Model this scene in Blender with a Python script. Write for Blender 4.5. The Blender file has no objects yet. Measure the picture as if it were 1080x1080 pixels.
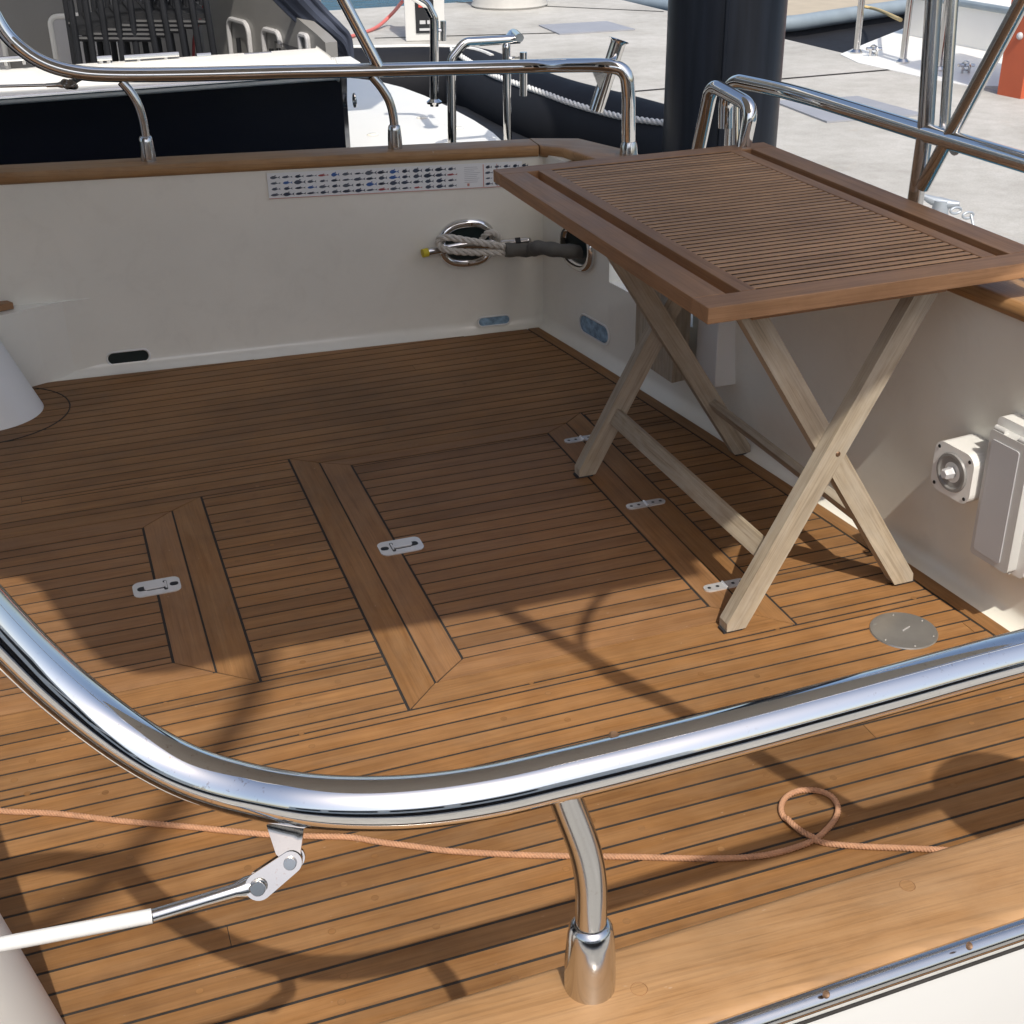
import bpy, math, random
from mathutils import Vector, Matrix
random.seed(7)
V = Vector
sc = bpy.context.scene
COL = sc.collection

# ------------------------------------------------------------------ camera
f_px, YAW, PITCH, ROLL, HCAM = 1380.86, 0.3357, 0.4871, 0.0156, 1.4242
fwd = V((math.sin(YAW)*math.cos(PITCH), math.cos(YAW)*math.cos(PITCH), -math.sin(PITCH)))
r0 = V((math.cos(YAW), -math.sin(YAW), 0))
d0 = fwd.cross(r0)
RT = r0*math.cos(ROLL) + d0*math.sin(ROLL)
DN = -r0*math.sin(ROLL) + d0*math.cos(ROLL)
CAM = V((0, 0, HCAM))
cd = bpy.data.cameras.new('camera'); co = bpy.data.objects.new('camera', cd); COL.objects.link(co)
co.matrix_world = Matrix((( RT.x, -DN.x, -fwd.x, CAM.x), (RT.y, -DN.y, -fwd.y, CAM.y), (RT.z, -DN.z, -fwd.z, CAM.z), (0, 0, 0, 1)))
cd.sensor_width = 36; cd.sensor_height = 36; cd.lens = f_px/1080*36
cd.clip_start = 0.02; cd.clip_end = 3000
sc.camera = co

# ------------------------------------------------------------------ light
SUN = V((0.055, 0.77, -1.0)).normalized()          # direction the light travels
elev = math.asin(-SUN.z); az = math.atan2(-SUN.x, -SUN.y)
w = bpy.data.worlds.new('World'); sc.world = w; w.use_nodes = True
nt = w.node_tree; bg = nt.nodes['Background']
sky = nt.nodes.new('ShaderNodeTexSky'); sky.sky_type = 'NISHITA'; sky.sun_disc = False
sky.sun_elevation = elev; sky.sun_rotation = az; sky.altitude = 0; sky.air_density = 1.0; sky.dust_density = 3.5; sky.ozone_density = 0.8
nt.links.new(sky.outputs[0], bg.inputs[0]); bg.inputs[1].default_value = 0.15
sd = bpy.data.lights.new('sun', 'SUN'); sd.energy = 2.9; sd.angle = math.radians(0.53); sd.color = (1, 0.95, 0.86)
so = bpy.data.objects.new('sun', sd); COL.objects.link(so)
so.rotation_euler = SUN.to_track_quat('-Z', 'Y').to_euler(); so.location = (0, -4, 8)
sc.view_settings.view_transform = 'Standard'; sc.view_settings.look = 'None'
sc.view_settings.gamma = 1; sc.view_settings.exposure = 0.30
sc.render.resolution_x = 1024; sc.render.resolution_y = 1024

# ------------------------------------------------------------------ measuring helpers (a viewing ray met with a real plane)
def ray(u, v): return fwd + RT*((u-540)/f_px) + DN*((v-540)/f_px)
def bz(u, v, z=0.0):
    q = ray(u, v); return CAM + q*((z-CAM.z)/q.z)
def bl(u, v, A, B):
    q = ray(u, v); n = V((-(B[1]-A[1]), B[0]-A[0], 0)); return CAM + q*(n.dot(V((A[0], A[1], 0))-CAM)/n.dot(q))
def by(u, v, y): return bl(u, v, (0, y), (1, y))
def bx(u, v, x): return bl(u, v, (x, 0), (x, 1))
def dp(u, v, t): return CAM + ray(u, v)*t

# ------------------------------------------------------------------ mesh builder
class MB:
    def __init__(s): s.v = []; s.f = []; s.uv = []; s.tone = []; s.off = random.random()*50
    def poly(s, pts, ud=None, tone=0.5, off=None):
        pts = [V(p) for p in pts]; n = V((0, 0, 0))
        for i in range(len(pts)): n += pts[i].cross(pts[(i+1) % len(pts)])
        if n.length < 1e-14: return
        n.normalize()
        if ud is None: ud = pts[1]-pts[0]
        ud = V(ud); ud = ud - n*ud.dot(n)
        if ud.length < 1e-6: ud = n.orthogonal()
        ud.normalize(); vd = n.cross(ud); o = s.off if off is None else off
        b = len(s.v); s.v += pts; s.f.append(list(range(b, b+len(pts))))
        s.uv.append([(p.dot(ud)+o, p.dot(vd)+o*1.7) for p in pts]); s.tone.append(tone)
    def face(s, idx, tone=0.5):
        s.f.append(idx); s.uv.append([(s.v[i].x+s.v[i].z, s.v[i].y+s.v[i].z*.7) for i in idx]); s.tone.append(tone)
    def hexa(s, p, ud=None, tone=0.5, off=None):
        # p: 4 bottom (ccw from above), 4 top ; shared verts
        p = [V(q) for q in p]; b = len(s.v); s.v += p; o = s.off if off is None else off
        for idx in ((3,2,1,0), (4,5,6,7), (0,1,5,4), (1,2,6,5), (2,3,7,6), (3,0,4,7)):
            q = [p[i] for i in idx]; n = (q[1]-q[0]).cross(q[2]-q[1])
            if n.length < 1e-14: n = V((0,0,1))
            n.normalize(); u = V(ud) if ud is not None else q[1]-q[0]; u = u-n*u.dot(n)
            if u.length < 1e-4: u = n.orthogonal()
            u.normalize(); vd = n.cross(u)
            s.f.append([b+i for i in idx]); s.uv.append([(a.dot(u)+o, a.dot(vd)+o*1.7) for a in q]); s.tone.append(tone)
    def obox(s, c, ax, ay, az, tone=0.5, ud=None, off=None):
        c = V(c); ax = V(ax)/2; ay = V(ay)/2; az = V(az)/2
        p = [c-ax-ay-az, c+ax-ay-az, c+ax+ay-az, c-ax+ay-az, c-ax-ay+az, c+ax-ay+az, c+ax+ay+az, c-ax+ay+az]
        if ud is None: ud = max((ax, ay, az), key=lambda q: q.length)
        s.hexa(p, ud, tone, off)
    def box(s, x0, x1, y0, y1, z0, z1, tone=0.5, ud=None, off=None):
        s.obox(((x0+x1)/2, (y0+y1)/2, (z0+z1)/2), (x1-x0, 0, 0), (0, y1-y0, 0), (0, 0, z1-z0), tone, ud, off)
    def prism(s, poly, z0, z1, tone=0.5, ud=None, off=None):
        # poly: list of xy ccw ; z may be float or per-vertex list
        n = len(poly); zz0 = z0 if isinstance(z0, list) else [z0]*n; zz1 = z1 if isinstance(z1, list) else [z1]*n
        a = [V((p[0], p[1], z)) for p, z in zip(poly, zz0)]; c = [V((p[0], p[1], z)) for p, z in zip(poly, zz1)]
        s.poly(c, ud, tone, off); s.poly(a[::-1], ud, tone, off)
        for i in range(n):
            j = (i+1) % n; s.poly([a[i], a[j], c[j], c[i]], ud, tone, off)
    def slab(s, pts, t, tone=0.5, ud=None):
        # extrude a planar 3D polygon by vector t
        pts = [V(p) for p in pts]; q = [p+V(t) for p in pts]; s.poly(q, ud, tone); s.poly(pts[::-1], ud, tone)
        for i in range(len(pts)):
            j = (i+1) % len(pts); s.poly([pts[i], pts[j], q[j], q[i]], ud, tone)
    def tube(s, path, r, n=16, closed=False, caps=True, tone=0.5, sx=1.0):
        path = [V(p) for p in path]; m = len(path); rr = r if isinstance(r, (list, tuple)) else [r]*m
        tg = []
        for i in range(m):
            if closed: t = path[(i+1) % m]-path[i-1]
            else: t = path[min(i+1, m-1)]-path[max(i-1, 0)]
            tg.append(t.normalized())
        nrm = tg[0].orthogonal().normalized(); b0 = len(s.v); L = 0
        rings = []
        for i in range(m):
            nrm = (nrm-tg[i]*nrm.dot(tg[i])).normalized(); bi = tg[i].cross(nrm)
            ring = []
            for k in range(n):
                a = 2*math.pi*k/n; s.v.append(path[i]+(nrm*math.cos(a)+bi*math.sin(a)*sx)*rr[i]); ring.append(len(s.v)-1)
            rings.append(ring)
        acc = [0]
        for i in range(1, m): acc.append(acc[-1]+(path[i]-path[i-1]).length)
        acc.append(acc[-1]+0.01)
        for i in range(m if closed else m-1):
            j = (i+1) % m
            for k in range(n):
                l = (k+1) % n; s.f.append([rings[i][k], rings[i][l], rings[j][l], rings[j][k]])
                c = 2*math.pi*rr[i]/n
                s.uv.append([(acc[i], k*c), (acc[i], (k+1)*c), (acc[i+1], (k+1)*c), (acc[i+1], k*c)]); s.tone.append(tone)
        if caps and not closed:
            s.f.append(rings[0][::-1]); s.uv.append([(0, 0)]*n); s.tone.append(tone)
            s.f.append(rings[-1]); s.uv.append([(0, 0)]*n); s.tone.append(tone)
    def lathe(s, prof, c=(0,0,0), ax=(0,0,1), n=32, tone=0.5):
        # prof: (r, h) list along ax
        ax = V(ax).normalized(); u = ax.orthogonal().normalized(); w_ = ax.cross(u); c = V(c); rings = []
        for r, h in prof:
            if r < 1e-6: s.v.append(c+ax*h); rings.append([len(s.v)-1]*n)
            else:
                ring = []
                for k in range(n):
                    a = 2*math.pi*k/n; s.v.append(c+ax*h+(u*math.cos(a)+w_*math.sin(a))*r); ring.append(len(s.v)-1)
                rings.append(ring)
        for i in range(len(rings)-1):
            for k in range(n):
                l = (k+1) % n; q = [rings[i][k], rings[i][l], rings[i+1][l], rings[i+1][k]]
                q2 = []
                for x in q:
                    if x not in q2: q2.append(x)
                if len(q2) > 2: s.face(q2, tone)
    def ball(s, c, r, n=16, sc_=(1,1,1), tone=0.5):
        b = len(s.v)
        prof = [(math.sin(math.pi*i/8)*r, -math.cos(math.pi*i/8)*r) for i in range(9)]
        s.lathe(prof, c, (0,0,1), n, tone)
        for i in range(b, len(s.v)):
            d = s.v[i]-V(c); s.v[i] = V(c)+V((d.x*sc_[0], d.y*sc_[1], d.z*sc_[2]))
    def build(s, name, mat, parent=None, bevel=0, smooth=35, label=None, seg=2):
        me = bpy.data.meshes.new(name); me.from_pydata([tuple(q) for q in s.v], [], s.f)
        uvl = me.uv_layers.new(name='UVMap'); i = 0; buf = []
        for q in s.uv:
            for a in q: buf += [a[0], a[1]]
        uvl.data.foreach_set('uv', buf)
        at = me.attributes.new('tone', 'FLOAT', 'FACE'); at.data.foreach_set('value', s.tone)
        me.materials.append(mat)
        me.polygons.foreach_set('use_smooth', [True]*len(me.polygons)); me.set_sharp_from_angle(angle=math.radians(smooth))
        me.validate(); o = bpy.data.objects.new(name, me); COL.objects.link(o)
        if parent is not None:
            o.parent = parent
            o.matrix_parent_inverse = world_of(parent).inverted()
        if bevel:
            b = o.modifiers.new('bevel', 'BEVEL'); b.width = bevel; b.segments = seg; b.limit_method = 'ANGLE'; b.angle_limit = math.radians(40); b.harden_normals = True
        if label: o['label'] = label
        return o
def world_of(o):
    m = Matrix.Translation(o.location) @ o.rotation_euler.to_matrix().to_4x4()
    if o.parent is not None: m = world_of(o.parent) @ o.matrix_parent_inverse @ m
    return m
def tag(o, label=None, cat=None, group=None, kind=None):
    if label: o['label'] = label
    if cat: o['category'] = cat
    if group: o['group'] = group
    if kind: o['kind'] = kind
    return o
def empty(name, loc, label, cat, group=None):
    o = bpy.data.objects.new(name, None); COL.objects.link(o); o.location = V(loc); o.empty_display_size = 0.1
    return tag(o, label, cat, group)
def copy_tree(root, off, label=None):
    c = root.copy(); COL.objects.link(c); c.location = root.location+V(off)
    if label: c['label'] = label
    for ch in list(root.children):
        d = ch.copy(); COL.objects.link(d); d.parent = c; d.matrix_parent_inverse = ch.matrix_parent_inverse.copy()
        for g in ch.children:
            e = g.copy(); COL.objects.link(e); e.parent = d; e.matrix_parent_inverse = g.matrix_parent_inverse.copy()
    return c
def smooth_path(pts, n=8):
    pts = [V(p) for p in pts]; out = []
    P = [pts[0]*2-pts[1]]+pts+[pts[-1]*2-pts[-2]]
    for i in range(1, len(P)-2):
        for k in range(n):
            t = k/n; a, b, c, d = P[i-1], P[i], P[i+1], P[i+2]
            out.append(0.5*((2*b)+(c-a)*t+(2*a-5*b+4*c-d)*t*t+(3*b-a-3*c+d)*t**3))
    out.append(pts[-1]); return out
def fillet_path(pts, r, n=8):
    pts = [V(p) for p in pts]; out = [pts[0]]
    for i in range(1, len(pts)-1):
        a = (pts[i-1]-pts[i]); b = (pts[i+1]-pts[i]); la, lb = a.length, b.length; a.normalize(); b.normalize()
        ang = a.angle(b); d = min(r/math.tan(ang/2), la*.49, lb*.49)
        p0 = pts[i]+a*d; p1 = pts[i]+b*d
        for k in range(n+1):
            t = k/n; out.append(p0*(1-t)**2+pts[i]*2*t*(1-t)+p1*t*t)
    out.append(pts[-1]); return out

# ------------------------------------------------------------------ materials
def new_mat(name):
    m = bpy.data.materials.new(name); m.use_nodes = True; t = m.node_tree
    return m, t, t.nodes['Principled BSDF']
def N(t, kind, **kw):
    n = t.nodes.new(kind)
    for k, v in kw.items():
        if k.startswith('i_'): n.inputs[int(k[2:])].default_value = v
        else: setattr(n, k, v)
    return n
def mixc(t, fac, a, b, blend='MIX'):
    n = t.nodes.new('ShaderNodeMix'); n.data_type = 'RGBA'; n.blend_type = blend
    for s_, v in ((0, fac), (6, a), (7, b)):
        if hasattr(v, 'is_output'): t.links.new(v, n.inputs[s_])
        elif v is not None: n.inputs[s_].default_value = v if not isinstance(v, tuple) else (*v, 1)[:4]
    return n.outputs[2]
def mathn(t, op, a, b=None):
    n = t.nodes.new('ShaderNodeMath'); n.operation = op
    for i, v in enumerate((a, b)):
        if v is None: continue
        if hasattr(v, 'is_output'): t.links.new(v, n.inputs[i])
        else: n.inputs[i].default_value = v
    return n.outputs[0]
def ramp(t, fac, stops):
    n = t.nodes.new('ShaderNodeValToRGB'); cr = n.color_ramp
    while len(cr.elements) < len(stops): cr.elements.new(0.5)
    for e, (p, c) in zip(cr.elements, stops): e.position = p; e.color = (*c, 1) if len(c) == 3 else c
    t.links.new(fac, n.inputs[0]); return n.outputs[0]
def noise(t, vec, scale, detail=4, rough=.55, dist=0):
    n = N(t, 'ShaderNodeTexNoise'); n.inputs['Scale'].default_value = scale; n.inputs['Detail'].default_value = detail
    n.inputs['Roughness'].default_value = rough; n.inputs['Distortion'].default_value = dist
    t.links.new(vec, n.inputs['Vector']); return n.outputs['Fac']
def mapping(t, vec, scale=(1,1,1), loc=(0,0,0)):
    n = N(t, 'ShaderNodeMapping'); n.inputs['Scale'].default_value = scale; n.inputs['Location'].default_value = loc
    t.links.new(vec, n.inputs['Vector']); return n.outputs[0]
def bump(t, b, h, strength, dist):
    n = N(t, 'ShaderNodeBump'); n.inputs['Strength'].default_value = strength; n.inputs['Distance'].default_value = dist
    t.links.new(h, n.inputs['Height']); t.links.new(n.outputs[0], b.inputs['Normal'])

def wood(name, dark, mid, light, rough=.6, weather=0.0, tonevar=.35, wcol=(.5,.47,.42), bmp=.25, spec=.3, blotch=.25, fc=.74):
    m, t, b = new_mat(name)
    uv = N(t, 'ShaderNodeUVMap'); tc = N(t, 'ShaderNodeTexCoord')
    fine = noise(t, mapping(t, uv.outputs[0], (7, 260, 1)), 1.0, 5, .6, .3)
    med = noise(t, mapping(t, uv.outputs[0], (3, 45, 1)), 1.0, 4, .55, 1.2)
    big = noise(t, tc.outputs['Object'], 2.3, 3, .55)
    mot = noise(t, tc.outputs['Object'], 16, 4, .6)
    c = ramp(t, med, [(.28, dark), (.52, mid), (.75, light)])
    c2 = ramp(t, fine, [(.3, (fc, fc*.95, fc*.9)), (.5, (1,1,1)), (.75, (1.12,1.12,1.1))])
    c = mixc(t, .8, c, c2, 'MULTIPLY')
    at = N(t, 'ShaderNodeAttribute'); at.attribute_name = 'tone'
    tv = ramp(t, at.outputs['Fac'], [(0, (1-tonevar, (1-tonevar)*.98, (1-tonevar)*.95)), (.5, (1,1,1)), (1, (1+tonevar*.45, 1+tonevar*.42, 1+tonevar*.4))])
    c = mixc(t, 1.0, c, tv, 'MULTIPLY')
    bl_ = ramp(t, big, [(.3, (1-blotch, 1-blotch, 1-blotch)), (.65, (1.04,1.04,1.04))])
    c = mixc(t, 1.0, c, bl_, 'MULTIPLY')
    ml = ramp(t, mot, [(.35, (.9,.89,.88)), (.6, (1.03,1.03,1.03))])
    c = mixc(t, 1.0, c, ml, 'MULTIPLY')
    if weather > 0:
        wn = noise(t, mapping(t, uv.outputs[0], (5, 22, 1)), 1.0, 5, .65, .6)
        wf = ramp(t, wn, [(.35, (0,0,0)), (.7, (1,1,1))])
        c = mixc(t, mathn(t, 'MULTIPLY', wf, weather), c, wcol)
    sp = noise(t, mapping(t, uv.outputs[0], (60, 150, 1)), 1.0, 2, .5)
    sf = ramp(t, sp, [(.735, (0,0,0)), (.78, (1,1,1))])
    c = mixc(t, mathn(t, 'MULTIPLY', sf, .22), c, (.62,.52,.42))
    t.links.new(c, b.inputs['Base Color'])
    rr = N(t, 'ShaderNodeMapRange'); rr.inputs[3].default_value = rough-.08; rr.inputs[4].default_value = rough+.14
    t.links.new(mot, rr.inputs[0]); t.links.new(rr.outputs[0], b.inputs['Roughness'])
    b.inputs['Specular IOR Level'].default_value = spec
    hh = mathn(t, 'ADD', mathn(t, 'MULTIPLY', fine, .6), mathn(t, 'MULTIPLY', med, .6))
    bump(t, b, hh, bmp, .0012)
    return m
def plain(name, col, rough=.5, metal=0, coat=0, var=.06, scale=6, bmp=0, spec=.5, dirt=0, dirtcol=(.35,.3,.24), bscale=120, stretch=(1,1,1)):
    m, t, b = new_mat(name); tc = N(t, 'ShaderNodeTexCoord')
    n1 = noise(t, mapping(t, tc.outputs['Object'], stretch), scale, 5, .6)
    c = ramp(t, n1, [(.25, tuple(x*(1-var) for x in col)), (.75, tuple(min(1, x*(1+var)) for x in col))])
    if dirt:
        n2 = noise(t, tc.outputs['Object'], scale*3.3, 6, .7, .5)
        df = ramp(t, n2, [(.52, (0,0,0)), (.78, (1,1,1))])
        c = mixc(t, mathn(t, 'MULTIPLY', df, dirt), c, dirtcol)
    t.links.new(c, b.inputs['Base Color'])
    b.inputs['Metallic'].default_value = metal; b.inputs['Coat Weight'].default_value = coat; b.inputs['Coat Roughness'].default_value = .08
    b.inputs['Specular IOR Level'].default_value = spec
    n3 = noise(t, tc.outputs['Object'], scale*2, 4, .6)
    rr = N(t, 'ShaderNodeMapRange'); rr.inputs[3].default_value = max(.02, rough*.8); rr.inputs[4].default_value = min(1, rough*1.25)
    t.links.new(n3, rr.inputs[0]); t.links.new(rr.outputs[0], b.inputs['Roughness'])
    if bmp: bump(t, b, noise(t, tc.outputs['Object'], bscale, 4, .6), bmp, .002)
    return m
def steel(name, base=.78, rough=.07, spots=.25, waves=.02):
    m, t, b = new_mat(name); tc = N(t, 'ShaderNodeTexCoord')
    sp = noise(t, tc.outputs['Object'], 210, 3, .6); big = noise(t, tc.outputs['Object'], 9, 4, .6)
    f = mathn(t, 'MULTIPLY', ramp(t, sp, [(.62, (0,0,0)), (.72, (1,1,1))]), ramp(t, big, [(.45, (0,0,0)), (.65, (1,1,1))]))
    c = mixc(t, mathn(t, 'MULTIPLY', f, spots), (base, base*.99, base*.97), (.32,.2,.13))
    t.links.new(c, b.inputs['Base Color']); b.inputs['Metallic'].default_value = 1
    uv = N(t, 'ShaderNodeUVMap'); br = noise(t, mapping(t, uv.outputs[0], (4, 900, 1)), 1, 3, .6)
    rr = N(t, 'ShaderNodeMapRange'); rr.inputs[3].default_value = rough*.5; rr.inputs[4].default_value = rough*1.9
    t.links.new(mathn(t, 'ADD', mathn(t, 'MULTIPLY', big, .6), mathn(t, 'MULTIPLY', br, .4)), rr.inputs[0]); t.links.new(rr.outputs[0], b.inputs['Roughness'])
    if waves: bump(t, b, noise(t, tc.outputs['Object'], 22, 2, .5), waves, .01)
    return m
M = {}
M['deck'] = wood('deck_teak', (.240,.112,.036), (.290,.140,.048), (.338,.171,.062), rough=.52, tonevar=.26, weather=.14, wcol=(.42,.31,.20), bmp=.2, blotch=.32)
M['frame'] = wood('hatch_teak', (.240,.116,.044), (.282,.140,.055), (.322,.165,.068), rough=.52, tonevar=.25, weather=.12, wcol=(.46,.34,.24))
M['cap'] = wood('cap_teak', (.31,.160,.062), (.35,.188,.076), (.39,.215,.092), rough=.42, weather=.3, wcol=(.48,.33,.19), blotch=.2, bmp=.5, fc=.6)
M['table'] = wood('table_teak', (.31,.160,.072), (.385,.205,.098), (.45,.25,.128), rough=.5, weather=.08, wcol=(.38,.28,.2), spec=.4)
M['slat'] = wood('slat_teak', (.47,.275,.145), (.51,.30,.162), (.55,.335,.185), rough=.5, tonevar=.22, weather=.06, wcol=(.52,.42,.34), fc=.9, bmp=.04)
M['leg'] = wood('leg_grey_teak', (.33,.265,.18), (.43,.355,.255), (.52,.44,.33), rough=.7, weather=.55, wcol=(.47,.43,.365), tonevar=.2, fc=.6)
M['caulk'] = plain('caulk', (.035,.032,.03), .8, var=.3, scale=40, spec=.2)
M['gel'] = plain('gelcoat_cream', (.85,.825,.73), .2, coat=.4, var=.04, scale=3, dirt=.10, spec=.4)
M['gelw'] = plain('gelcoat_white', (.82,.81,.77), .35, coat=.08, var=.02, scale=3, dirt=.05)
M['white'] = plain('white_plastic', (.60,.60,.58), .35, var=.03, dirt=.08)
M['greypanel'] = plain('grey_panel', (.50,.50,.51), .4, var=.03)
M['steel'] = steel('polished_steel', .76, .035, .5, .004)
M['steel2'] = steel('worn_steel', .60, .13, .5, .03)
M['steel3'] = steel('dull_steel', .40, .09, .4, .02)
M['steelb'] = plain('brushed_steel', (.32,.315,.30), .3, metal=.6, var=.15, scale=12)
M['navy'] = plain('navy_gelcoat', (.003,.004,.009), .12, spec=.3, coat=0, var=.2, scale=2)
M['black'] = plain('black_paint', (.010,.011,.014), .55, var=.2)
M['rubber'] = plain('black_rubber', (.022,.023,.027), .65, var=.2, bmp=.1)
M['tube'] = plain('inflatable_fabric', (.013,.014,.018), .7, spec=.25, var=.2, scale=3, bmp=.05)
M['canvas'] = plain('canvas_navy', (.045,.055,.085), .8, var=.15, scale=8, bmp=.3)
M['sleeve'] = plain('grey_chafe_sleeve', (.12,.115,.10), .9, var=.25, scale=30, bmp=.5)
M['rope'] = plain('twisted_rope', (.62,.58,.51), .85, var=.2, scale=60, bmp=.4, bscale=500)
M['ropew'] = plain('white_rope', (.72,.72,.70), .8, var=.12, scale=60, bmp=.3, bscale=500)
M['line'] = plain('orange_line', (.50,.27,.155), .8, var=.2, scale=50, bmp=.5, bscale=700, dirt=.5, dirtcol=(.3,.2,.15))
M['red'] = plain('red_plastic', (.55,.06,.04), .5)
M['orange'] = plain('orange_paint', (.48,.10,.04), .5, var=.08)
M['yellow'] = plain('yellow_tape', (.65,.52,.03), .6)
M['green'] = plain('pale_green_rope', (.30,.38,.22), .8, var=.2, scale=40)
M['grey'] = plain('galvanised', (.38,.42,.46), .45, metal=.4, var=.1, scale=20)
M['greyrub'] = plain('grey_rubbing_strake', (.22,.27,.31), .5, var=.1)
M['beige'] = plain('beige_deck', (.42,.36,.27), .7, var=.1)
M['slatgap'] = plain('dark_slat_gap', (.045,.026,.015), .9, spec=.1)
M['paper'] = plain('white_print', (.82,.83,.82), .3, var=.02)
M['rust'] = plain('rusty_screw', (.20,.12,.07), .5, metal=.6, var=.3, scale=80)
M['grate'] = plain('steel_hatch_plate', (.32,.33,.36), .55, metal=.2, var=.08, scale=5)
M['concb'] = plain('concrete_post', (.46,.45,.42), .85, var=.1, bmp=.3)
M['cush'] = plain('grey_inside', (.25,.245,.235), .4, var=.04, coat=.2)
M['awn'] = plain('hardtop_grey', (.62,.61,.58), .6, var=.05)
M['hull'] = plain('hull_white', (.62,.62,.60), .25, coat=.3, var=.03, scale=2)
def concrete():
    m, t, b = new_mat('dock_concrete'); tc = N(t, 'ShaderNodeTexCoord'); o = tc.outputs['Object']
    a = noise(t, o, 1.1, 6, .62); c_ = noise(t, o, 9, 6, .7); d = noise(t, o, 90, 4, .7)
    c = ramp(t, a, [(.3, (.36,.35,.325)), (.5, (.44,.432,.405)), (.72, (.51,.50,.475))])
    c = mixc(t, .7, c, ramp(t, c_, [(.3, (.82,.81,.79)), (.6, (1.02,1.02,1.02))]), 'MULTIPLY')
    c = mixc(t, .6, c, ramp(t, d, [(.35, (.8,.8,.8)), (.6, (1.05,1.05,1.05))]), 'MULTIPLY')
    st = noise(t, mapping(t, o, (1, 1, 1), (7, 3, 0)), 2.6, 7, .7, 1.5)
    c = mixc(t, mathn(t, 'MULTIPLY', ramp(t, st, [(.6, (0,0,0)), (.72, (1,1,1))]), .35), c, (.38,.32,.24))
    t.links.new(c, b.inputs['Base Color']); b.inputs['Roughness'].default_value = .9; b.inputs['Specular IOR Level'].default_value = .2
    bump(t, b, mathn(t, 'ADD', c_, d), .35, .004); return m
M['dock'] = concrete()
def water():
    m, t, b = new_mat('harbour_water'); tc = N(t, 'ShaderNodeTexCoord'); o = tc.outputs['Object']
    n1 = noise(t, mapping(t, o, (1, 1.8, 1)), 2.4, 5, .6, .4); n2 = noise(t, o, 11, 3, .6, .3)
    b.inputs['Base Color'].default_value = (.035,.11,.17,1); b.inputs['Roughness'].default_value = .08; b.inputs['IOR'].default_value = 1.33
    bump(t, b, mathn(t, 'ADD', n1, mathn(t, 'MULTIPLY', n2, .3)), .8, .12); return m
M['water'] = water()
def attrcol(name):
    m, t, b = new_mat(name); at = N(t, 'ShaderNodeAttribute'); at.attribute_name = 'tone'
    c = ramp(t, at.outputs['Fac'], [(0, (.02,.03,.05)), (.25, (.04,.06,.10)), (.5, (.10,.12,.15)), (.7, (.04,.12,.35)), (.85, (.35,.06,.06)), (1, (.62,.5,.45))])
    t.links.new(c, b.inputs['Base Color']); b.inputs['Roughness'].default_value = .35; return m
M['fish'] = attrcol('fish_print')

# ------------------------------------------------------------------ setting: water, dock
ZD = -0.30; ZW = -0.85
s = MB(); s.poly([(-400,-400,ZW), (400,-400,ZW), (400,400,ZW), (-400,400,ZW)]); tag(s.build('water', M['water']), kind='structure')
A = bz(656, 0, ZD); B = bz(885, 55, ZD); C2 = bz(1054, 101, ZD)
dirE = (B-A).normalized(); Bn = B+dirE*12; An = A-dirE*1.0
W1 = bz(380, 9, ZD); W2 = bz(475, 3, ZD); dw = (W2-W1).normalized()
# far dock edge runs W1->W2->...; meets outer edge A-line
def isect(p, d, q, e):
    det = d.x*e.y-d.y*e.x; t_ = ((q.x-p.x)*e.y-(q.y-p.y)*e.x)/det; return p+d*t_
K = isect(W1, dw, A, dirE)
poly = [(3.05, -9), (Bn.x, -9) if Bn.y < -9 else (isect(A, dirE, V((0,-9,0)), V((1,0,0))).x, -9), (K.x, K.y), (W1.x-dw.x*8, W1.y-dw.y*8), (-3, 9.3), (3.05, 9.3)]
poly = [p for p in poly]
s = MB(); s.prism(poly, ZD-.6, ZD); s.box(-9, 3.0495, -2.6, .12, ZD-.6, ZD); dock = tag(s.build('dock', M['dock']), kind='structure')  # box: unseen finger pontoon, added so the near rail reflects pale grey
# seams between the dock slabs
s = MB()
def seam(u0, v0, u1, v1, wd=.03):
    p = bz(u0, v0, ZD+.004); q = bz(u1, v1, ZD+.004); d = (q-p).normalized(); n = V((-d.y, d.x, 0))*wd/2
    s.poly([p-n, q-n, q+n, p+n])
seam(600, 102, 954, 72, .035); seam(395, 40, 640, 33, .03)
seam(480, 2, 700, 12, .03)
tag(s.build('dock_joint', M['caulk']), kind='structure')

# ------------------------------------------------------------------ our boat
yacht = empty('motor_yacht', (.8, 2.2, 0), 'cream moulded yacht cockpit with teak planked deck, teak capped sides and polished rails', 'boat')
FW0, FW1 = V((-.13, 3.817, 0)), V((1.4113, 3.7133, 0))
def farY(x): return 3.817+(x+.13)*(-.1037/1.5413)
def transX(y):
    t_ = 3.7133-y; return 1.4113+.158*t_-.0165*t_*t_
def zcap(x): return .597-.022*x-.002*max(0, x)**2
def zrail(x): return .836-.020*x
# --- deck planks
PY, W0 = .04354, 1.299
GAP = .0056
def clip(poly, a, b, c):   # keep a*x+b*y<=c
    out = []
    for i in range(len(poly)):
        p, q = poly[i], poly[(i+1) % len(poly)]; dp_ = a*p[0]+b*p[1]-c; dq = a*q[0]+b*q[1]-c
        if dp_ <= 0: out.append(p)
        if dp_*dq < 0:
            t_ = dp_/(dp_-dq); out.append((p[0]+(q[0]-p[0])*t_, p[1]+(q[1]-p[1])*t_))
    return out
MW = .072
ys = [.5, .9, 1.3, 1.7, 2.1, 2.5, 2.9, 3.3, 3.75]
planes = []
for y0, y1 in zip(ys[:-1], ys[1:]):
    x0, x1 = transX(y0)-MW, transX(y1)-MW; a, b = (y1-y0), -(x1-x0); l = math.hypot(a, b); a /= l; b /= l
    planes.append((a, b, a*x0+b*y0))
fa, fb = .1037/1.5413, 1.0; fl = math.hypot(fa, fb); planes.append((fa/fl, fb/fl, (fa*(-.13)+fb*3.817)/fl-.002))
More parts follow.
